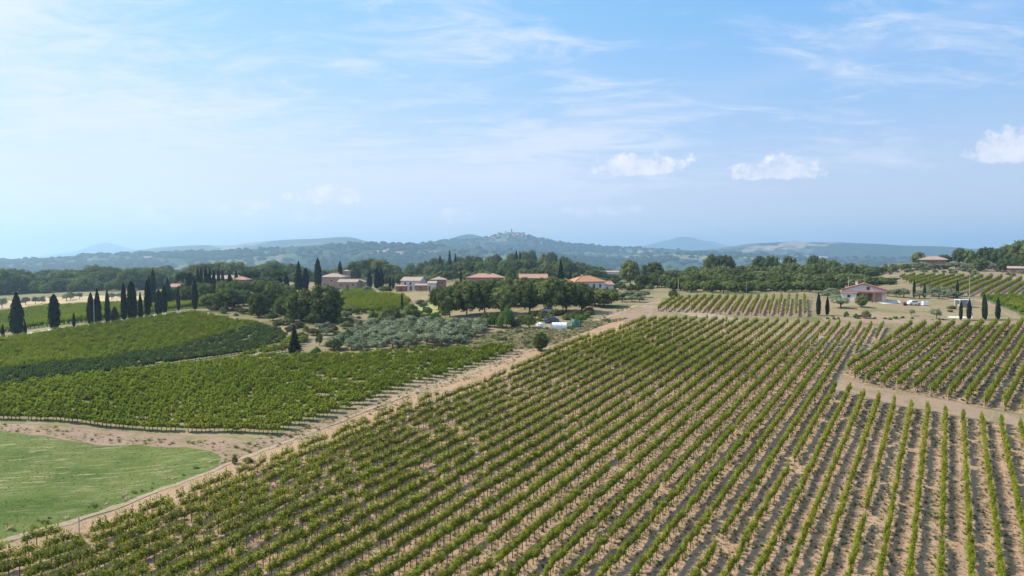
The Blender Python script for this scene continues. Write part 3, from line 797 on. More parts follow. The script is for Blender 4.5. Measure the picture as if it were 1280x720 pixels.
# row-end posts
ends = {}
M['post'] = simple('weathered_post', (.36, .30, .23), .9, .25, 5)
pm = MB().tube([(0, 0, -.2), (0, 0, 1.0), (.01, 0, 1.95)], [.055, .05, .045], 6); pm.tube([(0, .02, 1.8), (0, .9, 0)], .012, 4)
post_me = bpy.data.meshes.new('end_post'); post_me.from_pydata([tuple(v) for v in pm.v], [], pm.f); post_me.materials.append(M['post'])
def end_posts(poly, azr, spacing, u0, label, group, which='both'):
    P = row_points(poly, azr, spacing, u0, .95, 0, 0)
    for k in np.unique(P[:, 2]):
        Q = P[P[:, 2] == k]; s = Q[:, 0]*math.sin(azr)+Q[:, 1]*math.cos(azr)
        for e, sg in ((Q[s.argmax()], 1), (Q[s.argmin()], -1)):
            if (sg == 1 and which == 'near') or (sg == -1 and which == 'far'): continue
            x = e[0]+sg*.7*math.sin(azr); y = e[1]+sg*.7*math.cos(azr)
            if y < 30: continue
            qx, qy = px_of(x, y, h1(x, y)+1)
            if not (0 < qx < 1280 and qy < 720): continue
            o = new_obj('end_post', post_me, None, (x, y, h1(x, y)), -azr+(0 if sg == 1 else math.pi))
            tag(o, label, 'post', group)
end_posts(MAIN, ROW_AZ, 2.44, 0, 'wooden end post at the far end of a row in the large vineyard', 'end posts of the large vineyard', 'far')
end_posts(RIGHT, RAZ, 2.7, u_first, 'wooden end post of a row in the diagonal vineyard at right', 'end posts of the right vineyard')
end_posts(UP, UAZ, 2.4, u_up, 'wooden end post of a row in the small upper vineyard', 'end posts of the upper vineyard', 'near')

# ------------------------------------------------------------------ far hills
HILLM = {}
def hill_mat(name, wood, field, tan, tanf=.6, fs=.0016):
    t = material(name, .95, .05)
    v = t.node('ShaderNodeTexVoronoi', 'Color', {'Vector': t.vm('ADD', t.pos, t.vm('MULTIPLY', t.node('ShaderNodeTexNoise', 1, {'Vector': t.pos, 'Scale': .002, 'Detail': 3.}), (500., 500., 0.))), 'Scale': fs*2})
    r, g, b = t.xyz(v); n = t.noise(t.pos, .0013, 5, .6); f = t.noise(t.pos, .02, 5, .7)
    k = t.mix(t.ss(f, .35, .65), tuple(x*.7 for x in wood), tuple(x*1.5 for x in wood))
    isf = t.m('MULTIPLY', t.ss(n, .5, .56), t.ss(r, .3, .35))
    k = t.mix(isf, k, t.mix(t.ss(g, tanf, tanf+.03), field, tan))
    k = t.mix(t.ss(t.noise(t.pos, .006, 4, .7), .56, .62), k, wood)
    t._set(t.b.inputs[0], k); return t.mat


M['hill_wood'] = hill_mat('wooded_hill', (.03, .045, .03), (.10, .12, .07), (.26, .22, .165))
M['hill_tan'] = hill_mat('farmed_hill', (.04, .055, .035), (.17, .17, .10), (.30, .245, .19), .5, .0022)
HILLS = {}


def ridge(name, pts, D, mat, front=.35, back=.12, base=-28., rough=.05, pw=1.25, nf=26):
    """a real mound whose crest follows the given skyline at distance D"""
    xs = np.array([p[0] for p in pts], float); ys = np.array([p[1] for p in pts], float)
    q = np.arange(xs[0], xs[-1]+1, 3.); yy = np.interp(q, xs, ys); ker = np.ones(3)/3; yy = np.convolve(np.pad(yy, 1, 'edge'), ker, 'valid')
    prof = np.concatenate([np.linspace(0, 1, nf), np.linspace(1, 0, 8)[1:]])
    dist = np.concatenate([D*(1-front)+D*front*np.linspace(0, 1, nf), D+D*back*np.linspace(0, 1, 8)[1:]])
    V = np.zeros((len(q), len(prof), 3))
    for i, (x, y) in enumerate(zip(q, yy)):
        edge = min(1, (i+.0)/6, (len(q)-1-i)/6.)
        d = ray(x, y); t = D/d[1]; zc = CZ+d[2]*t; hh = (zc-base)*(.15+.85*edge)
        s = np.sin(i*.23+prof*3)+.6*np.sin(i*.57+prof*7+1)+.4*np.sin(i*1.3-prof*9)
        pr = np.power(prof, pw)+rough*s*np.sin(prof*math.pi)*.9
        V[i, :, 0] = d[0]/d[1]*dist; V[i, :, 1] = dist; V[i, :, 2] = base-2+hh*pr+2*prof
    nq, m = V.shape[:2]; i = np.arange(nq-1)[:, None]*m; j = np.arange(m-1)[None]
    f = np.stack([i+j, i+m+j, i+m+j+1, i+j+1], -1).reshape(-1, 4).tolist()
    o = new_obj(name, mesh_np(name, V.reshape(-1, 3), f, mat, smooth=True)); tag(o, kind='structure')
    if o.data.polygons[len(f)//2].normal.z < 0: o.data.flip_normals()
    HILLS[name] = V
    return V


VA = ridge('wooded_ridge', [(-420, 334), (-200, 330), (0, 325), (60, 322), (120, 318), (200, 316), (270, 314), (340, 310), (400, 306), (455, 304), (540, 306), (600, 310), (700, 318), (800, 330), (860, 336)], 3300, M['hill_wood'])
VB = ridge('town_hill', [(400, 325), (450, 314), (500, 307), (540, 303), (560, 300), (575, 299), (598, 299), (612, 296), (624, 293), (652, 292), (662, 295), (680, 299), (692, 302), (720, 305), (770, 309), (820, 310), (862, 313), (900, 320), (930, 328)], 4700, M['hill_wood'], front=.3)
ridge('far_peak', [(545, 304), (562, 299), (576, 294), (588, 292.5), (600, 295), (618, 301), (640, 305)], 6000, M['hill_wood'], front=.2)
ridge('left_far_ridge', [(60, 321), (140, 317), (200, 309), (250, 306), (290, 307), (310, 303), (360, 299.5), (400, 298), (430, 296), (442, 297), (460, 302), (500, 305), (600, 312)], 6300, M['hill_wood'], front=.2)
ridge('left_mountain', [(20, 322), (60, 319), (95, 314), (118, 306), (132, 302.5), (146, 306), (170, 312), (210, 313), (260, 310), (320, 312)], 12000, M['hill_wood'], front=.15)
ridge('right_mountain', [(770, 312), (810, 306), (835, 300), (852, 295.5), (866, 297), (880, 301), (893, 302), (910, 307), (950, 311)], 12000, M['hill_wood'], front=.15)
VC = ridge('right_ridge', [(840, 322), (870, 314), (905, 309), (940, 304.5), (990, 302), (1050, 303), (1100, 305), (1130, 307), (1180, 308), (1215, 311), (1250, 310), (1400, 312), (1700, 318)], 5200, M['hill_wood'], front=.3)
VD = ridge('farmed_slopes', [(690, 334), (740, 325), (780, 319), (820, 316), (870, 314.5), (900, 316), (960, 317), (1040, 321), (1120, 322), (1300, 325), (1500, 328)], 3600, M['hill_tan'], front=.4)


# bushy clumps for woods on the hills
def clump_src(seed, mat, n=60):
    random.seed(seed); np.random.seed(seed)
    v, f = sph((0, 0, .35), .5, 8, 6, .9, .22)
    me = mesh_np('wood_clump', v, f, mat); return bpy.data.objects.new('wood_clump_source', me)


M['hill_tree'] = foliage('hillside_tree_leaves', (.022, .036, .024), (.04, .06, .034), (.065, .088, .045), .02, .0)
CL = [clump_src(200+i, M['hill_tree']) for i in range(4)]
def hill_woods(name, V, n, label, thr=.1, lo=5):
    nq, m = V.shape[:2]; A = np.random.rand(n)*(nq-2); B = lo+np.random.rand(n)*(25-lo)
    i = A.astype(int); j = B.astype(int); fa = (A-i)[:, None]; fb = (B-j)[:, None]
    P = (V[i, j]*(1-fa)*(1-fb)+V[i+1, j]*fa*(1-fb)+V[i, j+1]*(1-fa)*fb+V[i+1, j+1]*fa*fb)
    g = np.sin(P[:, 0]*.0061+2*np.sin(P[:, 1]*.0037))+np.sin(P[:, 1]*.0083+1.7*np.sin(P[:, 0]*.0045))
    P = P[(g > thr) | (np.random.rand(n) < .12)]; n = len(P)
    s = np.random.uniform(14, 32, n)
    rot = np.stack([np.zeros(n), np.zeros(n), np.random.rand(n)*6.28], -1)
    scatter(name, P[:, 0], P[:, 1], P[:, 2]-2, rot, np.stack([s, s, s*.62], -1), CL, label, 'woodland')


hill_woods('ridge_woods', VA, 9000, 'woodland covering the long blue ridge at left')
hill_woods('town_hill_woods', VB, 7000, 'woodland covering the flanks of the hill with the town', -.3)
hill_woods('farmed_slope_woods', VD, 5000, 'scattered woods between pale fields on the far right slopes', .5)


# nearer wood masses: leafy tree forms, instanced
def tree_src(k):
    out = []
    for tr, cr_ in T[k][:3]: out.append(bpy.data.objects.new('tree_source', cr_))
    return out


def wood(name, poly, spacing, hgt, kinds, label):
    xs = [p[0] for p in poly]; ys = [p[1] for p in poly]
    gx, gy = np.meshgrid(np.arange(min(xs), max(xs), spacing), np.arange(min(ys), max(ys), spacing)); gx = gx.ravel(); gy = gy.ravel()
    gx = gx+np.random.uniform(-.45, .45, gx.size)*spacing; gy = gy+np.random.uniform(-.45, .45, gy.size)*spacing
    m = inside(poly, gx, gy); gx = gx[m]; gy = gy[m]; n = len(gx)
    s = hgt*np.random.uniform(.55, 1.25, n)*(1+.28*np.sin(gx*.045+1.5*np.sin(gy*.03))+.15*np.sin(gx*.11+gy*.05)); rot = np.stack([np.zeros(n), np.zeros(n), np.random.rand(n)*6.28], -1)
    src = [x for k in kinds for x in tree_src(k)]
    scatter(name, gx, gy, H(gx, gy)-.8, rot, np.stack([s*1.15, s*1.15, s], -1), src, label, 'woodland')


def wpoly(pp): return [tuple(np.array((ray(px, 360)[0]/ray(px, 360)[1]*Y, Y))) for px, Y in pp]
wood('left_woodland', wpoly([(-300, 520), (262, 500), (262, 820), (-300, 900)]), 11, 13, ['oak', 'green', 'green', 'bush'], 'dense dark woodland beyond the stubble field at far left')
wood('middle_woodland', wpoly([(262, 520), (480, 520), (500, 700), (250, 760)]), 10, 12, ['oak', 'green', 'green'], 'woodland in the dip behind the stone farmhouse')

# ------------------------------------------------------------------ single trees
def many(lst, name, kind, label, cat='tree', group=None, base=True):
    for a in lst: (plant_base if base else plant_px)(name, kind, *a, label, cat, group)


cyp = [(20, 421, 365, 16, 'broadest tall cypress by the white crest road, second from the left edge'),
       (67, 413, 368, 14, 'tall bulging cypress standing alone between the leftmost pair and a tiny one'),
       (92, 410.5, 391, 4, 'tiny slim cypress alone in the gap of the left cypress row'),
       (3, 424, 405, 4, 'slim small cypress at the very left edge by the road'),
       (31, 421, 403, 4, 'slim small cypress tucked against the right of the broadest one'),
       (121, 408, 361, 9, 'tall pointed cypress right behind the grey pole'),
       (133.5, 406, 361, 6.5, 'slim tall cypress just left of the low brown conifer'),
       (154, 402.5, 354, 7.5, 'dark cypress touching the left of the thickest round-topped one'),
       (164, 402, 352, 13, 'thickest round-topped cypress in the middle of the row'),
       (175, 399, 365, 6, 'shorter slim cypress right of the thickest round-topped one'),
       (183.5, 397, 350, 8, 'tall cypress left of the tallest pair in the row'),
       (186, 392, 344, 6, 'narrow cypress rising behind the tall one left of the tallest'),
       (191, 383, 337, 7, 'tallest cypress of the roadside row'),
       (198, 395, 362, 9.5, 'plump cypress with a low waist right of the tallest one'),
       (205, 392, 356, 7, 'cypress right of the plump low-waisted one'),
       (209, 383, 347, 8, 'cypress set back behind the right end of the row'),
       (222.5, 389, 360, 4.5, 'thin broken-looking cypress alone right of the row'),
       (243, 388.5, 350, 8, 'cypress at the bend of the path where the row ends')]
for px, b, t, wd, lab in cyp: plant_base('cypress_tree', 'cypress', px, b, t, wd, lab, 'cypress', 'cypresses along the crest road')
plant_base('cypress_tree', 'browncypress', 113, 408, 366, 11, 'brownish half-dry conifer left of the grey pole in the cypress row', 'conifer')
plant_base('cypress_tree', 'browncypress', 143, 404.5, 383, 10, 'low brown conifer among the tall roadside cypresses', 'conifer')
vil = [(236, 300, 343, 9), (247, 310, 336, 6), (251, 325, 335, 5), (257, 320, 335, 6), (262, 330, 334, 5), (267, 320, 337, 6), (273, 330, 336, 5), (278, 325, 337, 5), (260, 300, 343, 8), (287, 310, 342, 9), (295, 325, 337, 6)]
many(vil, 'cypress_tree', 'cypress', 'dark slim cypress in the cluster around the pink villa at left', 'cypress', 'cypresses around the pink villa', False)
plant_px('cypress_tree', 'cypress', 397, 345, 323, 10, 'tall stout cypress left of the stone farmhouse', 'cypress')
plant_px('cypress_tree', 'cypress', 382, 330, 335, 8, 'narrower cypress between the dark conifer and the stout farmhouse cypress', 'cypress')
plant_px('conifer_tree', 'conifer', 373, 330, 327, 16, 'broad dark conifer with a pointed tip left of the stone farmhouse', 'conifer')
plant_px('cypress_tree', 'cypress', 350, 310, 346, 8, 'cypress under the right end of the umbrella pine crown', 'cypress')
plant_px('cypress_tree', 'cypress', 358, 310, 344, 8, 'cypress just right of the umbrella pine', 'cypress')
plant_px('cypress_tree', 'cypress', 425, 385, 327, 7, 'dark cypress rising behind the roof of the stone farmhouse', 'cypress')
for px, Y, t, wd in ((462, 360, 338, 7), (471, 350, 335, 8), (476, 360, 335, 8), (487.5, 340, 345, 4), (491.5, 345, 346, 4)):
    plant_px('cypress_tree', 'cypress', px, Y, t, wd, 'dark cypress between the stone farmhouse and the white house', 'cypress', 'cypresses between the stone farmhouse and the white house')
plant_px('cypress_tree', 'cypress', 502.5, 228, 366, 3.2, 'very thin lone cypress at the edge of the small green vineyard', 'cypress')
plant_px('cypress_tree', 'cypress', 576, 280, 335, 3.6, 'very thin tall cypress left of the wide pink roof', 'cypress')
plant_px('conifer_tree', 'conifer', 562, 560, 313, 9, 'taller dark conifer on the skyline of the wooded rise, left one of a pair', 'conifer')
plant_px('conifer_tree', 'conifer', 569, 570, 317, 8, 'lower dark conifer on the skyline of the wooded rise, right one of a pair', 'conifer')
plant_px('cypress_tree', 'cypress', 550, 540, 319, 6, 'small dark cypress left of the skyline conifer pair', 'cypress')
plant_px('cypress_tree', 'cypress', 645.5, 560, 313, 4.5, 'dark pointed cypress on top of the wooded rise', 'cypress')
plant_px('cypress_tree', 'cypress', 650, 565, 314, 3, 'thin cypress right beside the pointed one on the wooded rise', 'cypress')
plant_px('conifer_tree', 'conifer', 701, 285, 325, 13, 'dark conifer rising above the oaks behind the red roofs', 'conifer')
plant_px('conifer_tree', 'conifer', 713, 280, 338, 10, 'shorter dark conifer left of the orange roof', 'conifer')
plant_base('cypress_tree', 'cypress', 1023.5, 394.5, 366, 6, 'left one of two small cypresses beside the upper vineyard block', 'cypress')
plant_base('cypress_tree', 'cypress', 1034.5, 394.5, 370, 5, 'right one of two small cypresses beside the upper vineyard block', 'cypress')
plant_base('cypress_tree', 'cypress', 1201.5, 400.5, 376, 4.5, 'leftmost small cypress below the white shelter', 'cypress')
plant_base('cypress_tree', 'cypress', 1212, 400, 373, 6, 'small cypress in front of the right side of the white shelter', 'cypress')
plant_base('cypress_tree', 'cypress', 1230.5, 399, 367, 5, 'taller rear cypress of the touching pair right of the white shelter', 'cypress')
plant_base('cypress_tree', 'cypress', 1232.5, 400.5, 374, 5, 'shorter front cypress of the touching pair right of the white shelter', 'cypress')
plant_base('cypress_tree', 'cypress', 1248, 400, 372, 6, 'rightmost small cypress beside the sandy lane', 'cypress')
for px, t, lab in ((1143, 350, 'left'), (1156, 354, 'middle'), (1197, 350, 'right')):
    plant_px('cypress_tree', 'cypress', px, 246, t, 3.6, f'{lab} one of three thin cypresses among the olives before the hillside vineyard', 'cypress')
plant_px('cypress_tree', 'cypress', 1054.5, 236, 354, 3, 'thin cypress just left of the white gabled house', 'cypress')
# umbrella pines
plant_px('umbrella_pine', 'pine', 231, 335, 338, 27, 'umbrella pine with a flat green crown left of the cypress cluster', 'pine')
plant_px('umbrella_pine', 'pine', 345, 320, 335.5, 32, 'widest umbrella pine behind the big round trees', 'pine')
plant_px('umbrella_pine', 'pine', 313, 340, 338, 26, 'umbrella pine right of the pink villa', 'pine')
plant_px('umbrella_pine', 'pine', 326, 330, 347, 18, 'low umbrella pine in front of the widest one', 'pine')
# big round trees left of centre
big = [(284, 238, 358, 36, 'green', 'pale green round tree at the left end of the big tree clump by the path'),
       (262, 245, 366, 22, 'green', 'small round tree left of the pale green round one'),
       (304, 250, 361, 24, 'green', 'round tree right behind the pale green one'),
       (322, 222, 364, 24, 'mass', 'dark egg-shaped tree in the middle of the big tree clump'),
       (340, 236, 359, 28, 'mass', 'wide tree behind the egg-shaped one'),
       (356, 216, 368, 26, 'green', 'bushy low tree at the left foot of the largest pair'),
       (376, 208, 359, 40, 'mass', 'left one of the two largest round trees'),
       (405, 207, 354, 44, 'mass', 'right and tallest one of the two largest round trees'),
       (416, 206, 382, 20, 'mass', 'small dark tree at the right foot of the largest round tree'),
       (394, 203, 386, 22, 'darkbush', 'dark bush under the largest round trees'),
       (366, 206, 386, 20, 'darkbush', 'bush under the left largest round tree'),
       (341, 214, 388, 14, 'bush', 'low bush between the egg-shaped tree and the largest pair')]
for px, Y, t, wd, k, lab in big: plant_px('round_tree', k, px, Y, t, wd*1.18, lab, 'bush' if 'bush' in k else 'tree')
oaks = [(548, 225, 358, 24), (562, 205, 356, 28), (583, 205, 350, 34), (606, 205, 350, 34), (628, 202, 356, 28), (640, 220, 354, 30), (662, 205, 352, 32), (688, 204, 344, 38), (708, 205, 350, 34), (727, 205, 356, 30), (598, 225, 354, 30), (674, 224, 352, 30),
        (755, 216, 360, 34), (744, 218, 362, 26)]
ol = ['small oak at the left end of the oak line by the red roofs', 'oak next to the left end of the oak line', 'large oak above the olive grove, with bare trunks below', 'oak right of the large one above the olive grove', 'oak behind the bright green bush',
      'oak beside the low red roof', 'oak shading the parked silver car', 'tallest oak in the line, left of the orange roof', 'dense oak below the orange roof', 'oak whose crown hides the white house wall', 'oak standing behind the large one above the olive grove', 'oak behind the one that shades the silver car',
      'rightmost freestanding oak casting shade on the dirt drive', 'smaller oak leaning against the rightmost freestanding one']
for (px, Y, t, wd), lab in zip(oaks, ol): plant_px('oak_tree', 'oak', px, Y, t, wd*1.18, lab)
single = [('round_tree', 'mass', 675.5, 438.5, 414.5, 22, 'solitary dark round tree beside the dirt track between the vineyards', 'tree'),
          ('conifer_tree', 'conifer', 368, 444, 407, 18, 'lone bluish conifer at the corner between the left vineyards', 'conifer'),
          ('bush', 'darkbush', 399, 432, 412, 10, 'tall dark bush right of the lone conifer', 'bush'),
          ('bush', 'bush', 418, 438, 420, 24, 'green bush at the lower left corner of the olive grove', 'bush'),
          ('bush', 'brightbush', 395, 443, 432, 14, 'small bright bush beside the left vineyards', 'bush'),
          ('bush', 'brightbush', 434, 428, 410, 20, 'rounded yellowish bush left of the olive grove', 'bush'),
          ('bush', 'darkbush', 450, 412, 398, 12, 'dark bush above the upper left corner of the olive grove', 'bush'),
          ('bush', 'darkbush', 466, 405, 385, 14, 'dark upright bush below the small green vineyard', 'bush'),
          ('bush', 'bush', 480, 408, 386, 24, 'broad green bush left of the very thin lone cypress', 'bush'),
          ('bush', 'darkbush', 494, 404, 380, 16, 'dark bush just left of the very thin lone cypress', 'bush'),
          ('bush', 'bush', 515, 404, 377, 26, 'large green bush just right of the very thin lone cypress', 'bush'),
          ('bush', 'drybush', 526, 404, 392, 12, 'brownish bush at the foot of the sunny meadow', 'bush'),
          ('bush', 'brightbush', 543, 404, 386, 20, 'bluish green bush at the right of the sunny meadow', 'bush'),
          ('bush', 'brightbush', 633, 410, 380, 24, 'tall bright green bush under the oaks by the olive grove', 'bush'),
          ('bush', 'brightbush', 618, 409, 388, 18, 'bright green bush touching the right end of the olive grove', 'bush'),
          ('bush', 'bush', 662, 410, 390, 22, 'round green bush left of the white tunnel shelter', 'bush'),
          ('bush', 'brightbush', 726, 403, 390, 18, 'bright green bush right behind the green covered heap', 'bush'),
          ('bush', 'drybush', 758, 402, 397, 14, 'low brownish bush on the grass slope by the vineyard edge', 'bush'),
          ('bush', 'darkbush', 649, 416, 411, 12, 'low dark bush on the grass slope above the left vineyard', 'bush'),
          ('bush', 'darkbush', 628, 426, 420, 14, 'low dark bush nearer the olive grove on the grass slope', 'bush'),
          ('bush', 'drybush', 77.5*4, 578, 570, 14, 'dry brown weed clump beside the bend in the bare soil', 'bush'),
          ('bush', 'drybush', 293, 580, 568, 9, 'tuft of straw-coloured weeds at the tip of the green field', 'bush'),
          ('bush', 'brightbush', 1058, 396, 388, 7, 'small yellowish shrub in front of the white gabled house', 'bush'),
          ('bush', 'drybush', 1083, 398, 386, 12, 'sparse olive-brown shrub on the reddish verge', 'bush'),
          ('bush', 'brightbush', 1070, 398, 391, 8, 'small yellowish shrub left of the sparse brown one', 'bush'),
          ('olive_tree', 'olive', 1171, 399, 383, 14, 'small lone olive tree on the dry yard left of the white shelter', 'tree'),
          ('olive_tree', 'olive', 1140, 395, 385, 7, 'tiny sapling on the dry yard below the white car', 'tree'),
          ('round_tree', 'green', 1077, 384, 368, 16, 'small tree in front of the veranda of the white gabled house', 'tree'),
          ('bush', 'darkbush', 842, 374, 359, 16, 'dark bush at the top left corner of the upper vineyard', 'bush'),
          ('bush', 'bush', 1190, 386, 381, 12, 'low bush beside the white shelter', 'bush'),
          ('bush', 'drybush', 1188, 390, 386, 8, 'brown weed tuft below the white shelter', 'bush')]
for nm, k, px, b, t, wd, lab, cat in single: plant_base(nm, k, px, b, t, wd, lab, cat)

# olive grove
GROVE = poly_world([(398, 437), (412, 430), (436, 420), (470, 408), (520, 405), (600, 406), (614, 410), (604, 421), (560, 434), (500, 441), (440, 440)])
xs = [p[0] for p in GROVE]; ys = [p[1] for p in GROVE]; cnt = 0
for i, gx in enumerate(np.arange(min(xs), max(xs), 3.8)):
    for j, gy in enumerate(np.arange(min(ys), max(ys), 4.4)):
        x = gx+random.uniform(-.6, .6); y = gy+random.uniform(-.6, .6)+(i % 2)*2
        if inside(GROVE, np.array([x]), np.array([y]))[0] and random.random() > .05:
            s = random.uniform(2.5, 3.5); plant('olive_tree', 'olive', x, y, s, s*1.6, 'silvery olive tree in the dense grove above the left vineyard', 'olive tree', 'olive trees in the grove')
random.seed(21)
OL2 = [(1040, 240, 362, 22), (1046, 232, 366, 20), (1058, 246, 360, 20), (1028, 250, 362, 18), (1051, 212, 369, 26), (1042, 250, 359, 22), (1066, 248, 363, 14)]
many(OL2, 'olive_tree', 'olive', 'silvery olive tree left of the white gabled house', 'olive tree', 'olive trees left of the white gabled house', False)
OL3 = [(1110, 248, 361, 12), (1120, 246, 360, 18), (1130, 246, 358, 18), (1150, 245, 362, 16), (1166, 252, 358, 20), (1174, 244, 364, 16), (1184, 250, 360, 20), (1192, 246, 363, 18), (1180, 256, 357, 18), (1200, 252, 362, 14), (1160, 258, 357, 14)]
many(OL3, 'olive_tree', 'olive', 'silvery olive tree behind the yard right of the white gabled house', 'olive tree', 'olive trees right of the white gabled house', False)
OL4 = [(775, 236, 363, 18), (786, 240, 362, 18), (797, 236, 364, 16), (806, 244, 362, 16), (790, 228, 368, 16), (800, 226, 369, 14), (778, 228, 370, 14)]
many(OL4, 'olive_tree', 'olive', 'silvery olive tree beside the dirt drive right of the oaks', 'olive tree', 'olive trees by the drive', False)
OL5 = [(2, 372, 370, 14), (32, 390, 370, 12), (44, 395, 369, 10), (52, 395, 369, 10), (83, 410, 365, 14), (88, 420, 364, 12), (99, 420, 364, 9), (140, 400, 365, 12), (150, 410, 366, 12), (63, 430, 370, 6)]
many(OL5, 'olive_tree', 'olive', 'grey-green olive tree dotted over the pale stubble field', 'olive tree', 'olive trees on the stubble field', False)

# woods one can tell apart: belts of trees
def belt(n, x0, x1, Y0, Y1, topf, wr, kinds, label, group, name='broadleaf_tree', jit=3):
    for i in range(n):
        px = x0+(x1-x0)*(i+random.random())/n; Y = random.uniform(Y0, Y1)
        k = random.choice(kinds); top = topf(px, (Y-Y0)/(Y1-Y0+1e-6))+random.uniform(-jit, jit)
        plant_px(name, k, px, Y, top, random.uniform(*wr), label, 'bush' if 'bush' in k else 'tree', group)


tl = lambda pts: (lambda px, f: float(np.interp(px, [p[0] for p in pts], [p[1] for p in pts])))
belt(40, 838, 1050, 262, 285, tl([(838, 350), (1050, 352)]), (14, 24), ['green', 'green', 'oak', 'bush'], 'light green tree in the front of the belt behind the upper vineyard', 'front trees of the right belt')
belt(40, 800, 1110, 300, 340, tl([(800, 344), (900, 342), (1000, 340), (1110, 348)]), (18, 28), ['oak', 'green', 'oak'], 'dark tree in the middle of the belt behind the upper vineyard', 'middle trees of the right belt')
belt(34, 825, 1110, 370, 420, tl([(825, 336), (880, 333), (1000, 330), (1060, 330), (1110, 336)]), (18, 26), ['oak', 'green'], 'tree in the back of the belt behind the upper vineyard', 'back trees of the right belt')
for px, Y, t, wd, k, lab in ((788, 400, 324, 28, 'oak', 'big round tree standing right of the orange roof against the blue hills'), (816, 380, 326, 30, 'oak', 'tall tree right of the big round one, beside the pale pole'), (824, 330, 338, 26, 'oak', 'dark tree in front of the tall one by the pale pole'),
                              (889, 430, 316.5, 22, 'oak', 'left half of the twin dark trees on the skyline'), (906, 430, 317, 24, 'oak', 'right half of the twin dark trees on the skyline'),
                              (987, 440, 318, 18, 'oak', 'dark round tree on the skyline left of the brown-leaved one'), (1017, 460, 317.5, 16, 'oak', 'small domed dark tree on the skyline'), (1029, 440, 321, 16, 'oak', 'dark tree right of the small domed one'),
                              (950, 430, 319, 24, 'oak', 'broad tree on the skyline right of the green hill field'), (965, 420, 318, 22, 'green', 'pale tree beside the broad one on the skyline'),
                              (1040, 420, 324, 24, 'green', 'rounded lighter tree near the right end of the skyline belt')):
    plant_px('broadleaf_tree', k, px, Y, t, wd, lab)
belt(34, 505, 790, 620, 700, tl([(505, 331), (540, 323), (600, 319), (645, 315), (665, 312), (690, 315), (715, 323), (740, 332), (790, 342)]), (12, 18), ['oak', 'green'], 'tree along the top of the wooded rise behind the red roofs', 'trees on top of the wooded rise', jit=2)
belt(38, 490, 790, 500, 560, tl([(490, 340), (540, 332), (600, 326), (660, 322), (710, 328), (750, 338), (790, 346)]), (14, 22), ['oak', 'green', 'oak'], 'tree on the slope of the wooded rise behind the red roofs', 'trees on the slope of the wooded rise', jit=2)
belt(32, 480, 780, 400, 450, tl([(480, 346), (560, 338), (640, 333), (700, 336), (780, 350)]), (14, 22), ['green', 'oak', 'bush'], 'tree at the foot of the wooded rise behind the red roofs', 'trees at the foot of the wooded rise', jit=2)
belt(30, 440, 560, 380, 470, tl([(440, 348), (560, 343)]), (9, 14), ['olive', 'olive', 'oak'], 'greyish olive or oak on the slope behind the white house', 'trees behind the white house')
belt(34, 205, 360, 275, 330, tl([(205, 358), (260, 352), (300, 350), (360, 354)]), (14, 22), ['oak', 'green', 'oak'], 'tree in the thick garden around the pink villa', 'garden trees around the pink villa')
belt(10, 395, 500, 300, 330, tl([(395, 358), (500, 356)]), (12, 20), ['bush', 'olive', 'darkbush'], 'hedge shrub below the stone farmhouse', 'hedge shrubs below the stone farmhouse', 'garden_shrub', 2)
belt(34, 560, 775, 228, 250, tl([(560, 353), (640, 347.5), (700, 346), (725, 354), (775, 364)]), (18, 26), ['oak', 'green'], 'tree behind the line of oaks below the red roofs', 'trees behind the oak line')
belt(8, 765, 815, 262, 290, tl([(765, 352), (815, 354)]), (10, 16), ['oak', 'darkbush'], 'dark hedge tree right of the orange-roofed house', 'dark hedge trees by the orange-roofed house')
belt(22, 1060, 1118, 300, 340, tl([(1060, 342), (1118, 350)]), (12, 20), ['oak'], 'dark tree behind the white gabled house', 'trees behind the white gabled house')
belt(22, 1105, 1240, 388, 405, tl([(1100, 328), (1240, 327)]), (10, 15), ['olive', 'darkbush'], 'grey-green tree in the row below the tan farmhouse', 'row of trees below the tan farmhouse', jit=1.5)
for px, Y, t, wd, k, lab in ((1148, 445, 314, 16, 'oak', 'dark tree behind the left side of the tan farmhouse'), (1181, 435, 317.5, 16, 'oak', 'round dark tree at the right wall of the tan farmhouse'),
                              (1200, 430, 309, 18, 'oak', 'left one of two rounded trees right of the tan farmhouse'), (1212, 425, 311, 16, 'green', 'right one of two rounded trees right of the tan farmhouse'),
                              (1233, 420, 307.5, 22, 'oak', 'tree at the left end of the clump on the right skyline'), (1246, 415, 310, 22, 'oak', 'dark tree in the clump on the right skyline'), (1260, 410, 305, 24, 'oak', 'taller tree in the clump on the right skyline'),
                              (1277, 405, 299, 30, 'oak', 'tallest tree on the right skyline, cut by the frame'), (1226, 380, 322, 20, 'green', 'light green tree below the right skyline clump'), (1255, 375, 323, 20, 'green', 'greyish tree below the right skyline clump'),
                              (1275, 372, 318, 28, 'green', 'bright green tree at the right edge below the tallest one'), (1305, 400, 300, 34, 'oak', 'tree just beyond the right edge of the view')):
    plant_px('broadleaf_tree', k, px, Y, t, wd, lab)

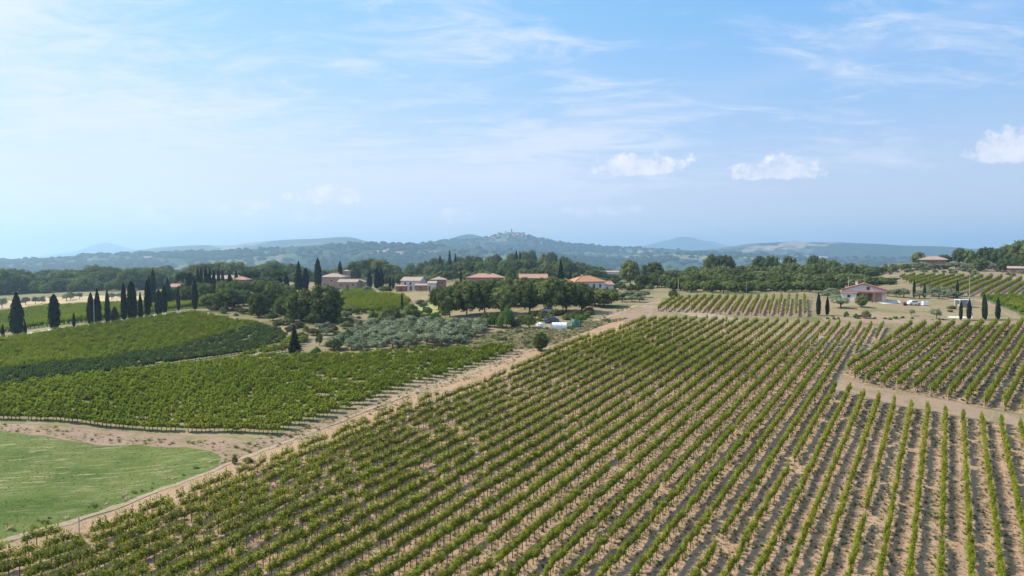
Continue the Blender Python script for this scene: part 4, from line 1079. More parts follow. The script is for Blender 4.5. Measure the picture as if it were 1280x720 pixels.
# undergrowth
random.seed(51)
def shrubs(n, poly, hr, kinds, label, group):
    xs = [p[0] for p in poly]; ys = [p[1] for p in poly]; c = 0
    while c < n:
        x = random.uniform(min(xs), max(xs)); y = random.uniform(min(ys), max(ys))
        if not inside(poly, np.array([x]), np.array([y]))[0]: continue
        c += 1; h_ = random.uniform(*hr); plant('shrub', random.choice(kinds), x, y, h_, h_*random.uniform(1.1, 1.9), label, 'bush', group)
shrubs(60, poly_world([(372, 436), (382, 426), (430, 420), (450, 400), (560, 399), (560, 393), (440, 390), (415, 404), (360, 410), (362, 416), (372, 425)]), (.8, 2.6), ['bush', 'darkbush', 'drybush', 'olive'], 'low shrub on the rough ground around the upper edge of the olive grove', 'shrubs above the olive grove')
shrubs(46, poly_world([(600, 404), (606, 397), (700, 392), (770, 390), (768, 395), (700, 402), (640, 408)]), (.9, 2.4), ['darkbush', 'darkbush', 'bush', 'drybush'], 'dark shrub in the shade at the foot of the oak line', 'shrubs at the foot of the oak line')
shrubs(30, poly_world([(255, 389), (262, 383), (310, 386), (350, 396), (372, 410), (345, 408), (300, 396)]), (1., 2.8), ['darkbush', 'bush', 'drybush'], 'shrub along the path below the big round trees', 'shrubs along the path below the round trees')
shrubs(26, poly_world([(500, 394), (520, 378), (600, 372), (640, 376), (570, 388)]), (1., 2.6), ['darkbush', 'bush', 'olive'], 'shrub around the sunny meadow and the foot of the first oaks', 'shrubs around the sunny meadow')
shrubs(20, poly_world([(1030, 400), (1040, 396), (1110, 397), (1180, 399), (1180, 401)]), (.4, 1.1), ['drybush', 'brightbush'], 'small weedy shrub on the reddish verge below the white gabled house', 'shrubs on the reddish verge')
shrubs(80, poly_world([(1105, 345), (1115, 337), (1285, 334), (1285, 347)]), (1., 2.6), ['drybush', 'darkbush', 'olive'], 'shrub on the dry terraces below the tan farmhouse', 'shrubs on the terraces')
shrubs(14, poly_world([(560, 437), (640, 424), (700, 412), (690, 428), (650, 437)]), (.4, 1.2), ['drybush', 'bush'], 'small weedy shrub on the grass slope by the track', 'shrubs on the grass slope')

# ------------------------------------------------------------------ buildings
M['stone'] = simple('pinkish_stone_wall', (.34, .255, .205), .95, .2, 1.2)
M['brick'] = simple('red_brick_wall', (.30, .165, .13), .95, .2, 2)
M['white'] = simple('white_plaster', (.55, .55, .55), .85, .05, .6)
M['pink'] = simple('pink_plaster', (.33, .235, .20), .9, .12, .8)
M['brown'] = simple('brown_wall', (.20, .14, .11), .9, .15, 1)
M['tile'] = simple('terracotta_tiles', (.38, .22, .165), .85, .22, 3)
M['tile_orange'] = simple('orange_terracotta_tiles', (.42, .21, .11), .85, .22, 3)
M['tile_pale'] = simple('pale_roof_tiles', (.36, .28, .235), .85, .12, 3)
M['tile_tan'] = simple('tan_roof_tiles', (.31, .235, .185), .85, .15, 3)
M['red'] = simple('red_painted_wood', (.27, .11, .10), .7, .15, 3)
M['glass'] = simple('dark_window_glass', (.03, .035, .045), .15, .1, 3, .6)
M['frame'] = simple('window_frame', (.5, .45, .4), .7, .1, 3)
M['door'] = simple('brown_door', (.13, .08, .05), .7, .2, 3)
M['cover_green'] = simple('green_plastic_cover', (.02, .10, .07), .5, .3, 4, .4)
M['cover_white'] = simple('white_plastic_cover', (.72, .74, .78), .45, .12, 2.5, .4)
M['paint_white'] = simple('white_car_paint', (.75, .77, .8), .25, .04, 3, .5)
M['paint_silver'] = simple('silver_car_paint', (.5, .54, .6), .25, .05, 3, .5)
M['paint_blue'] = simple('dark_blue_car_paint', (.05, .09, .2), .25, .1, 3, .5)
M['tyre'] = simple('tyre_rubber', (.02, .02, .022), .9, .1, 5)
M['rim'] = simple('wheel_rim', (.45, .46, .48), .35, .1, 5, .5, .6)
M['lamp'] = simple('lamp_glass', (.7, .7, .68), .2, .05, 5, .6)
M['metal'] = simple('pale_metal', (.36, .38, .35), .5, .1, 5)
M['timber'] = simple('grey_timber', (.3, .26, .22), .9, .2, 3)


def roof_tiles_bump():
    for k in ('tile', 'tile_orange', 'tile_pale', 'tile_tan'):
        t = NT(M[k].node_tree); t.b = [x for x in t.n if x.type == 'BSDF_PRINCIPLED'][0]
        pos = t.node('ShaderNodeNewGeometry', 0)
        wv = t.node('ShaderNodeTexWave', 0, {'Vector': pos, 'Scale': 1.4, 'Distortion': 1.}, bands_direction='X')
        bump(t, wv, .6, .1)
roof_tiles_bump()


def window(e, x, z, w_, h_, y=0., side='front', lit=False):
    fr = MB()
    if side == 'front':
        for a, b, c, d in ((x-w_/2-.08, x-w_/2, z-h_/2, z+h_/2), (x+w_/2, x+w_/2+.08, z-h_/2, z+h_/2), (x-w_/2-.08, x+w_/2+.08, z+h_/2, z+h_/2+.08), (x-w_/2-.12, x+w_/2+.12, z-h_/2-.1, z-h_/2)):
            fr.box(a, b, y-.07, y+.02, c, d)
        o = fr.build('window', M['frame'], e)
        MB().box(x-w_/2, x+w_/2, y-.02, y+.01, z-h_/2, z+h_/2).build('pane', M['glass'], o)
    else:
        for a, b, c, d in ((x-w_/2-.08, x-w_/2, z-h_/2, z+h_/2), (x+w_/2, x+w_/2+.08, z-h_/2, z+h_/2), (x-w_/2-.08, x+w_/2+.08, z+h_/2, z+h_/2+.08), (x-w_/2-.12, x+w_/2+.12, z-h_/2-.1, z-h_/2)):
            fr.box(y-.02 if side == 'right' else y-.07, y+.07 if side == 'right' else y+.02, a, b, c, d)
        o = fr.build('window', M['frame'], e)
        MB().box(y-.01, y+.02, x-w_/2, x+w_/2, z-h_/2, z+h_/2).build('pane', M['glass'], o) if side == 'right' else MB().box(y-.02, y+.01, x-w_/2, x+w_/2, z-h_/2, z+h_/2).build('pane', M['glass'], o)


def house(name, px, Y, wd, dp, eave, rise, label, kind='gable_x', wall='stone', roof='tile', yaw=0, wins=(), doors=(), chim=(), side_wins=(), over=.4, sink=.5, zadd=0, cat='house'):
    """walls, a real pitched roof with eaves, windows, doors; front wall at local y=0"""
    d = ray(px, 350); X = d[0]/d[1]*Y
    e = new_obj(name, None, None, (X, Y, h1(X, Y+dp/2)+zadd), yaw); tag(e, label, cat)
    x0, x1 = -wd/2, wd/2; t = .22
    wl = MB()
    if kind == 'gable_front': wl.prism([(x0, -sink), (x1, -sink), (x1, eave), (0, eave+rise), (x0, eave)], 0, dp)
    elif kind == 'gable_x':
        wl.add([(x0, 0, -sink), (x1, 0, -sink), (x1, dp, -sink), (x0, dp, -sink), (x0, 0, eave), (x1, 0, eave), (x1, dp, eave), (x0, dp, eave), (x0, dp/2, eave+rise), (x1, dp/2, eave+rise)],
               [(0, 1, 5, 4), (1, 2, 6, 9, 5), (2, 3, 7, 6), (3, 0, 4, 8, 7), (4, 5, 9, 8), (6, 7, 8, 9), (0, 3, 2, 1)])
    else: wl.box(x0, x1, 0, dp, -sink, eave)
    wl.build('wall', M[wall], e)
    rf = MB(); o = over
    def slab(p):       # p: quad/tri of top surface, thickened down
        n = len(p); rf.add(list(p)+[(a, b, c-t) for a, b, c in p], [tuple(range(n)), tuple(range(n, 2*n))[::-1]]+[(i, (i+1) % n, (i+1) % n+n, i+n) for i in range(n)])
    g = .03+t
    if kind == 'gable_front':
        k = rise/(wd/2); za = eave-o*k+g; zr = eave+rise+g
        slab([(x0-o, -o, za), (0, -o, zr), (0, dp+o, zr), (x0-o, dp+o, za)]); slab([(0, -o, zr), (x1+o, -o, za), (x1+o, dp+o, za), (0, dp+o, zr)])
    elif kind == 'gable_x':
        k = rise/(dp/2); za = eave-o*k+g; zr = eave+rise+g
        slab([(x0-o, -o, za), (x1+o, -o, za), (x1+o, dp/2, zr), (x0-o, dp/2, zr)]); slab([(x0-o, dp/2, zr), (x1+o, dp/2, zr), (x1+o, dp+o, za), (x0-o, dp+o, za)])
    elif kind == 'hip':
        q = min(dp, wd)/2; za = eave-.1+g; zr = eave+rise+g; a = max(x0+q, -wd/2+q); b = wd/2-q
        A, B, C_, D = (x0-o, -o, za), (x1+o, -o, za), (x1+o, dp+o, za), (x0-o, dp+o, za); P, Q = (a-.01, dp/2, zr), (b+.01, dp/2, zr)
        rf.add([A, B, C_, D, P, Q, *[(v[0], v[1], v[2]-t) for v in (A, B, C_, D)]], [(0, 1, 5, 4), (1, 2, 5), (2, 3, 4, 5), (3, 0, 4), (0, 6, 7, 1), (1, 7, 8, 2), (2, 8, 9, 3), (3, 9, 6, 0), (6, 9, 8, 7)])
    elif kind == 'shed':
        slab([(x0-o, -o, eave+g), (x1+o, -o, eave+g), (x1+o, dp+o, eave+rise+g), (x0-o, dp+o, eave+rise+g)])
    r_ = rf.build('roof', M[roof], e)
    if kind == 'hip':      # pale mortared hips
        hp = MB()
        for a, b in ((A, P), (B, Q), (P, Q)): hp.tube([(a[0], a[1], a[2]+.04), (b[0], b[1], b[2]+.04)], .13, 5)
        hp.build('ridge_cap', M['tile_pale'], r_)
    elif kind in ('gable_x', 'gable_front'):
        hp = MB(); hp.tube([(x0-o, dp/2, zr+.03), (x1+o, dp/2, zr+.03)] if kind == 'gable_x' else [(0, -o, zr+.03), (0, dp+o, zr+.03)], .13, 5); hp.build('ridge_cap', M['tile_pale'], r_)
    for (x, y, z0, z1) in chim:
        c_ = MB().box(x-.4, x+.4, y-.35, y+.35, z0, z1).build('chimney', M[wall], e)
        MB().box(x-.55, x+.55, y-.5, y+.5, z1, z1+.15).build('chimney_cap', M[roof], c_)
    for (x, z, ww, hh) in wins: window(e, x, z, ww, hh)
    for (x, z, ww, hh) in side_wins: window(e, x, z, ww, hh, x1, 'right')
    for (x, ww, hh) in doors:
        dd = MB().box(x-ww/2, x+ww/2, -.06, .03, 0, hh).build('door', M['door'], e)
        MB().box(x+ww/2-.18, x+ww/2-.12, -.11, -.06, hh*.45, hh*.5).build('handle', M['metal'], dd)
    return e


# white gabled house on the right
e = house('gabled_house', 1080, 229, 12.6, 9, 3.4, 1.9, 'low white gabled house with red trim, terracotta roof and a shaded veranda', 'gable_front', 'white', 'tile', R(-27),
          wins=((1.3, 3.9, .9, 1.1),), doors=(), chim=((-2.2, 3, 4.6, 6.3),), over=.5)
MB().box(-7, 6.8, -1.9, -.02, 2.55, 3.0).build('veranda_roof', M['red'], e)
for x in (-6.6, -3.4, -.2, 3.1, 6.4): MB().box(x-.13, x+.13, -1.85, -1.6, -.4, 2.55).build('veranda_post', M['brick'], e)
MB().box(3.2, 5.4, -.1, -.03, -.2, 2.5).build('brick_panel', M['stone'], e)
MB().box(-6.5, 3.2, -.1, -.03, -.2, 2.5).build('pink_panel', M['stone'], e)
for x in (-4.6, -1.6): window(e, x, 1.4, 1.0, 1.2, -.1)
dd = MB().box(1.2, 2.6, -.16, -.1, 0, 2.2).build('door', M['door'], e); MB().box(1.3, 1.38, -.22, -.16, 1., 1.1).build('handle', M['metal'], dd)
for s in (-1, 1):
    MB().prism([(s*7.0, 3.30), (0, 5.46), (0, 5.74), (s*7.0, 3.58)], -.56, -.46).build('bargeboard', M['red'], e)
house('garden_annex', 1061.5, 229, 4.6, 5, 2.6, .5, 'low lean-to annex with a pale tiled roof at the left of the white gabled house', 'shed', 'white', 'tile_pale', R(-27), wins=((0, 1.5, .9, .9),))
def pole(px, Y, top, r, label, base=None):
    d = ray(px, top); t = Y/d[1]; X = d[0]*t; z = CZ+d[2]*t; g = h1(X, Y)
    b0 = base if base is not None else 0
    o = new_obj('utility_pole', None, None, (X, Y, g)); tag(o, label, 'pole')
    MB().tube([(0, 0, -.3+b0), (0, 0, (z-g)*.5+b0/2), (0, 0, z-g)], [r, r*.9, r*.7], 8).build('shaft', M['metal'], o)
    MB().tube([(0, 0, z-g), (0, 0, z-g+.06)], [r*.75, r*.3], 8).build('cap', M['timber'], o)
    if r > .1:
        MB().box(-.5, .5, -.05, .05, z-g-.5, z-g-.4).build('crossarm', M['timber'], o)
        for x in (-.42, 0, .42): MB().tube([(x, 0, z-g-.4), (x, 0, z-g-.22)], .05, 6).build('insulator', M['white'], o)
pole(1061, 236, 346, .13, 'pale pole behind the left end of the white gabled house')
pole(1080.5, 229.2, 343, .05, 'thin white mast at the gable peak of the white house')
pole(1212.5, 226, 343, .09, 'tall thin pole behind the white shelter')
pole(848, 232, 347.5, .1, 'pale green pole at the left end of the upper vineyard')
pole(933, 245, 351, .05, 'thin pale pole rising behind the upper vineyard rows')
pole(117, 204, 374, .1, 'grey weathered pole in front of the tall cypresses by the crest road')

# central houses
house('farmhouse', 414, 378, 13.5, 10, 6.0, 1.8, 'pinkish stone farmhouse with a hipped tile roof and a small square window', 'hip', 'stone', 'tile_pale', R(-8), wins=((0.2, 4.0, .9, 1.0), (-4, 2, .9, 1.2), (4.6, 2.0, .9, 1.2)), chim=((2, 5, 6.5, 8.6),))
house('dovecote_tower', 432, 388, 3.4, 3.4, 9.0, .6, 'small square tower behind the stone farmhouse roof', 'hip', 'stone', 'tile_pale', R(-8), wins=((0, 7.9, .7, .9),), over=.25, cat='tower')
house('stone_annex', 434, 368, 10.5, 8, 3.4, 1.3, 'lower stone wing with tiled roof right of the pinkish farmhouse', 'gable_x', 'stone', 'tile_pale', R(-4), wins=((-3.5, 1.9, .8, 1.1), (3.2, 1.9, .8, 1.1)), doors=((.2, 1.1, 2.1),))
house('stone_barn', 447, 374, 7, 6, 3.2, 1.2, 'small grey stone barn at the right end of the farmhouse group', 'gable_front', 'stone', 'tile_pale', 0, wins=((0, 2.0, 1.2, 1.2),))
house('white_house', 513, 322, 9.5, 8, 4.6, 1.5, 'white two-storey house with a pale pink roof beside the brick buildings', 'gable_x', 'white', 'tile_pale', R(-14), wins=((-2.6, 3.3, .9, 1.1), (0, 3.3, .9, 1.1), (2.6, 1.5, .9, 1.1)), doors=((.2, 1.1, 2.1),))
house('brick_porch', 501, 314, 4.4, 5, 2.4, .3, 'low brick building with a dark arched opening left of the white house', 'shed', 'brick', 'tile', 0, doors=((0, 1.6, 2.0),))
house('brick_shed', 526, 316, 5.2, 4, 2.3, .6, 'low brick shed between the white house and the brick house', 'shed', 'brick', 'tile_pale', 0, wins=((0, 1.3, 1.4, .7),))
house('brick_house', 548, 318, 7.4, 8, 4.7, 1.2, 'red brick house with a pale hipped roof right of the white house', 'hip', 'brick', 'tile_pale', R(6), wins=((-1.6, 3.2, .8, 1.), (1.8, 3.2, .8, 1.)), chim=((1, 3, 5, 6.6),))
house('white_leanto', 539.5, 312, 3.6, 4, 3.2, .9, 'narrow white lean-to in front of the brick house', 'shed', 'white', 'tile_pale', 0, doors=((-1, .9, 2.),))
house('pink_house', 606, 268, 14.5, 9, 6.2, 1.4, 'wide pink house whose flat hipped roof shows above the oaks', 'hip', 'pink', 'tile', 0, wins=((-5, 4.6, .9, 1.2), (-2, 4.6, .9, 1.2), (2, 4.6, .9, 1.2), (5, 4.6, .9, 1.2)), chim=((1, 4, 6.8, 8.6),), zadd=0)
house('low_red_roof_house', 667, 262, 10.5, 8, 5.4, 1.3, 'house with a plain low red roof half hidden behind the oaks', 'gable_x', 'pink', 'tile', 0, wins=((-3, 3.8, .9, 1.2), (2, 3.8, .9, 1.2)))
house('orange_roof_house', 738, 255, 12.0, 9, 5.6, 2.0, 'white house with a bright orange hipped roof and two small windows', 'hip', 'white', 'tile_orange', R(18), wins=((-1.5, 4.1, .8, 1.3), (1.5, 4.1, .8, 1.3), (4, 4.1, .8, 1.3), (-4, 1.6, .8, 1.2)), chim=((-1, 5, 6.4, 8.2),), zadd=-1.3)
house('side_wing', 759, 259, 5.5, 6, 4.4, 1.1, 'lower wing with a dull red roof right of the orange-roofed house', 'gable_x', 'white', 'tile', R(18), wins=((0, 3.0, .8, 1.),), zadd=-1.2)
house('long_shed', 764, 560, 13, 8, 4, 1, 'pale flat-roofed shed beyond the trees right of the orange-roofed house', 'gable_x', 'white', 'tile_pale', 0, zadd=2.5, wins=((-3, 2, 1, 1), (3, 2, 1, 1)))
house('small_white_hut', 951, 352, 4.5, 4, 3, .8, 'small white hut glimpsed among the trees behind the upper vineyard', 'gable_x', 'white', 'tile_pale', 0, zadd=3, wins=((0, 1.6, .8, .8),))
house('pink_villa', 279, 335, 14, 9, 6.4, 1.5, 'pink villa glimpsed between the cypress cluster at left', 'gable_x', 'pink', 'tile_pale', R(10), wins=((-4.5, 4.5, .9, 1.2), (-1.5, 4.5, .9, 1.2), (1.5, 4.5, .9, 1.2), (4.5, 4.5, .9, 1.2)), zadd=.5)
house('pink_outbuilding', 299, 320, 7, 6, 5.2, 1.3, 'square pink outbuilding right of the villa among the trees', 'hip', 'pink', 'tile', 0, wins=((0, 3.6, .9, 1.1),), zadd=.5)
house('pink_barn', 222, 345, 9, 7, 5.4, 1.3, 'pinkish barn wall half hidden under the left umbrella pine', 'gable_x', 'pink', 'tile', 0, wins=((-2, 3.6, .9, 1.1), (2, 3.6, .9, 1.1)), zadd=.5)
house('tan_farmhouse', 1165, 432, 15, 10, 3.5, 2.0, 'brown farmhouse with a wide tan hipped roof on the right hilltop', 'hip', 'brown', 'tile_tan', R(-31), wins=((-5.5, 2.4, 1, 1.2), (-2, 2.4, 1, 1.2), (2, 2.4, 1, 1.2), (5.5, 2.4, 1, 1.2)), doors=((0, 1.3, 2.2),), over=.8)
house('grey_barn', 1275, 365, 11, 7, 1.8, .8, 'low barn with a grey roof at the right edge above the hillside vineyard', 'gable_x', 'brown', 'tile_pale', R(-36), doors=((-3, 2, 1.5),), zadd=.5, cat='barn')

# town on the hilltop
random.seed(31)
def on_hill(V, px, D):
    a = ray(px, 300)[0]/ray(px, 300)[1]; col_ = V[:, :, 0]/V[:, :, 1]
    i = int(np.argmin(np.abs(col_[:, 0]-a))); j = int(np.argmin(np.abs(V[i, :, 1]-D))); return V[i, j]
tb = MB().box(-.5, .5, -.5, .5, -.6, 1.); town_wall = tb.build('wall', M['stone']).data
tr_ = MB().prism([(-.56, 1.), (0, 1.35), (.56, 1.)], -.56, .56).build('roof', M['tile']).data
for o in [o for o in COL.objects if o.name in ('wall', 'roof') and o.parent is None]: bpy.data.objects.remove(o)
for o in [o for o in COL.objects if o.parent is None and o.data in (town_wall, tr_)]: bpy.data.objects.remove(o)
for i in range(46):
    px = random.uniform(623, 653) if i < 34 else random.uniform(607, 690); D = random.uniform(4570, 4700) if i < 34 else random.uniform(4450, 4700)
    p = on_hill(VB, px, D); a = ray(px, 300); x = a[0]/a[1]*p[1]
    e = new_obj('town_house', None, None, (x, p[1]+random.uniform(-25, 0), p[2]-2), random.uniform(0, 3))
    e.scale = (random.uniform(10, 20), random.uniform(9, 14), random.uniform(8, 15))
    new_obj('wall', town_wall, e); new_obj('roof', tr_, e)
    tag(e, 'tiny stone house in the old town on the distant hilltop', 'house', 'houses of the hilltop town')
for px, h_, lab in ((639.5, 40, 'taller thin bell tower on the summit of the distant town'), (632, 27, 'shorter tower left of the thin bell tower on the distant town hill')):
    p = on_hill(VB, px, 4700); a = ray(px, 300); x = a[0]/a[1]*p[1]
    e = new_obj('bell_tower', None, None, (x, p[1]-20, p[2]-3)); tag(e, lab, 'tower')
    MB().box(-4, 4, -4, 4, -3, h_*.8).build('shaft', M['stone'], e); MB().box(-4.6, 4.6, -4.6, 4.6, h_*.8, h_*.85).build('belfry', M['stone'], e)
    MB().add([(-4.5, -4.5, h_*.85), (4.5, -4.5, h_*.85), (4.5, 4.5, h_*.85), (-4.5, 4.5, h_*.85), (0, 0, h_*1.05)], [(0, 1, 4), (1, 2, 4), (2, 3, 4), (3, 0, 4), (0, 3, 2, 1)]).build('roof', M['tile'], e)

# ------------------------------------------------------------------ vehicles and things in the yards
def car(px, py, yaw, paint, label, van=False):
    X, Y, z = hit(px, py); e = new_obj('parked_car', None, None, (X, Y, z+.05), yaw); tag(e, label, 'car')
    L, W_, Ht = 4.2, 1.75, 1.45
    side = [(-2.1, .32), (-2.1, .72), (-1.95, .86), (-1.05, .95), (-.45, 1.42), (1.0, 1.45), (1.75, .98), (2.05, .9), (2.1, .35)]
    b = MB(); b.prism(side, -W_/2, W_/2); b.build('body', M[paint], e, bevel=.05)
    g = MB()
    for s in (-1, 1): g.prism([(-.9, .97), (-.4, 1.34), (.95, 1.36), (1.5, 1.0)], s*(W_/2+.012)-.01, s*(W_/2+.012)+.01)
    g.build('side_window', M['glass'], e)
    MB().add([(-1.04, -.72, .99), (-1.04, .72, .99), (-.5, .66, 1.41), (-.5, -.66, 1.41), (-1.07, -.72, 1.0), (-1.07, .72, 1.0), (-.53, .66, 1.42), (-.53, -.66, 1.42)], [(4, 5, 6, 7), (0, 3, 2, 1), (0, 1, 5, 4), (1, 2, 6, 5), (2, 3, 7, 6), (3, 0, 4, 7)]).build('windscreen', M['glass'], e)
    for x in (-1.3, 1.35):
        for s in (-1, 1):
            y = s*(W_/2-.08)
            wh = MB().tube([(x, y-.1, .32), (x, y+.1, .32)], .32, 14).build('wheel', M['tyre'], e)
            MB().tube([(x, y-.12, .32), (x, y+.12, .32)], .18, 10).build('rim', M['rim'], wh)
    for s in (-1, 1): MB().box(-2.13, -2.06, s*.62-.16, s*.62+.16, .62, .76).build('headlight', M['lamp'], e)
    return e


car(1142, 381.5, R(184), 'paint_white', 'white car parked on the dry yard left of the white box')
car(684, 390.5, R(20), 'paint_silver', 'silver car parked in the shade under the oaks')
car(689, 403, R(5), 'paint_blue', 'dark blue car half hidden behind the white tunnel shelter')
X, Y, z = hit(1156, 382); e = new_obj('water_tank', None, None, (X, Y, z)); tag(e, 'small white box-shaped tank beside the white car', 'tank')
MB().box(-.85, .85, -.6, .6, .12, 1.35).build('tank_body', M['paint_white'], e, bevel=.08); MB().tube([(0, 0, 1.35), (0, 0, 1.5)], .25, 12).build('lid', M['tyre'], e)
for s in (-1, 1): MB().box(s*.6-.1, s*.6+.1, -.62, .62, -.1, .12).build('skid', M['timber'], e)
X, Y, z = hit(1130.5, 382); e = new_obj('red_cart', None, None, (X, Y, z)); tag(e, 'small dark red handcart left of the white car', 'cart')
MB().box(-.6, .6, -.4, .4, .35, 1.1).build('tub', M['red'], e, bevel=.05)
for s in (-1, 1): MB().tube([(s*.3, -.5, .3), (s*.3, -.42, .3)], .3, 12).build('wheel', M['tyre'], e)
MB().tube([(.6, 0, .8), (1.1, 0, 1.0)], .03, 6).build('handle', M['metal'], e)
# white shelter
X, Y, z = hit(1207.5, 384.5); e = new_obj('shelter', None, None, (X, Y, z)); tag(e, 'white flat-roofed open shelter with a blue-grey shaded inside', 'shelter')
MB().box(-2.2, 2.2, -.3, 2.6, 2.35, 2.6).build('roof', M['white'], e)
for x in (-2.05, 2.05):
    for y in (-.15, 2.45): MB().box(x-.09, x+.09, y-.09, y+.09, -.3, 2.35).build('post', M['white'], e)
MB().box(-1.95, 1.95, 2.3, 2.38, .1, 2.3).build('back_panel', M['paint_silver'], e)
MB().box(-1.6, 1.5, .6, 1.9, .0, 1.1).build('counter', M['timber'], e, bevel=.04)
# white tunnel shelter
X, Y, z = hit(699, 411.5); e = new_obj('tunnel_shelter', None, None, (X, Y, z), R(-4)); tag(e, 'white plastic tunnel shelter with a rounded top and a dark open right end', 'shelter')
L = 3.8; arc = [(1.0*math.cos(a), .85+.95*math.sin(a)) for a in [math.pi*k/12 for k in range(13)]]; outer = [(1.0, 0)]+arc+[(-1.0, 0)]
inner = [(y*.95, zz*.97) for y, zz in outer][::-1]
v = []; n = len(outer)
for x in (-L/2, L/2):
    for (y, zz) in outer+inner[::-1]: v.append((x, y, zz))
f = []
for i in range(n-1):
    f += [(i, i+1, 2*n+i+1, 2*n+i), (n+i, 3*n+i, 3*n+i+1, n+i+1), (i, n+i, n+i+1, i+1), (2*n+i, 2*n+i+1, 3*n+i+1, 3*n+i)]
MB().add(v, f).build('cover', M['cover_white'], e, smooth=False)
for x in (-L/2-.03, -L/6, L/6, L/2+.03): MB().tube([(x, y*1.02, zz*1.015) for y, zz in outer], .035, 5).build('hoop', M['metal'], e)
MB().prism([(0, 0), (0, 0)], 0, 0) if False else None
MB().add([(-L/2+.05, y*.94, zz*.96) for y, zz in outer]+[(-L/2+.1, y*.94, zz*.96) for y, zz in outer], [tuple(range(n)), tuple(range(n, 2*n))[::-1]]).build('end_sheet', M['cover_white'], e)
for zz in (.35, .8): MB().box(-L/2+.5, L/2-.6, -.6, .6, zz, zz+.12).build('shelf', M['timber'], e)
# green covered heap
def heap(name, px, py, w_, h_, mat, label, cat):
    X, Y, z = hit(px, py); random.seed(int(px)); v, f = sph((0, 0, 0), 1, 14, 10, 1, .07)
    v = [(a*w_/2*(1+.12*math.sin(3*math.atan2(b, a))), b*w_*.36, max(c, -.1)*h_*(1-.12*math.sin(a*4))) for a, b, c in v]
    e = new_obj(name, None, None, (X, Y, z)); tag(e, label, cat)
    MB().add(v, f).build('cover', M[mat], e, smooth=False)
    for s in (-1, 0, 1): MB().tube([(s*w_*.28, -w_*.38, .02), (s*w_*.28, -w_*.2, h_*.8), (s*w_*.28, 0, h_*1.03), (s*w_*.28, w_*.38, .02)], .03, 5).build('rope', M['timber'], e)
heap('covered_heap', 719, 410, 3.6, 2.3, 'cover_green', 'heap under a dark green plastic cover right of the white tunnel shelter', 'tarpaulin')
heap('covered_load', 676, 407, 2.6, .9, 'paint_silver', 'low grey covered load left of the white tunnel shelter', 'tarpaulin')
X, Y, z = hit(683.5, 411.5); e = new_obj('hand_trailer', None, None, (X, Y, z)); tag(e, 'small white-framed trailer touching the left of the tunnel shelter', 'trailer')
MB().box(-.75, .75, -.5, .5, .45, .6).build('bed', M['timber'], e)
fr = MB()
for x in (-.75, .75):
    for y in (-.5, .5): fr.tube([(x, y, .1), (x, y, 1.1)], .04, 5)
fr.tube([(-.75, -.5, 1.1), (.75, -.5, 1.1)], .04, 5); fr.tube([(-.75, .5, 1.1), (.75, .5, 1.1)], .04, 5); fr.build('frame', M['paint_white'], e)
for s in (-1, 1): MB().tube([(0, s*.58-.05, .3), (0, s*.58+.05, .3)], .3, 12).build('wheel', M['tyre'], e)

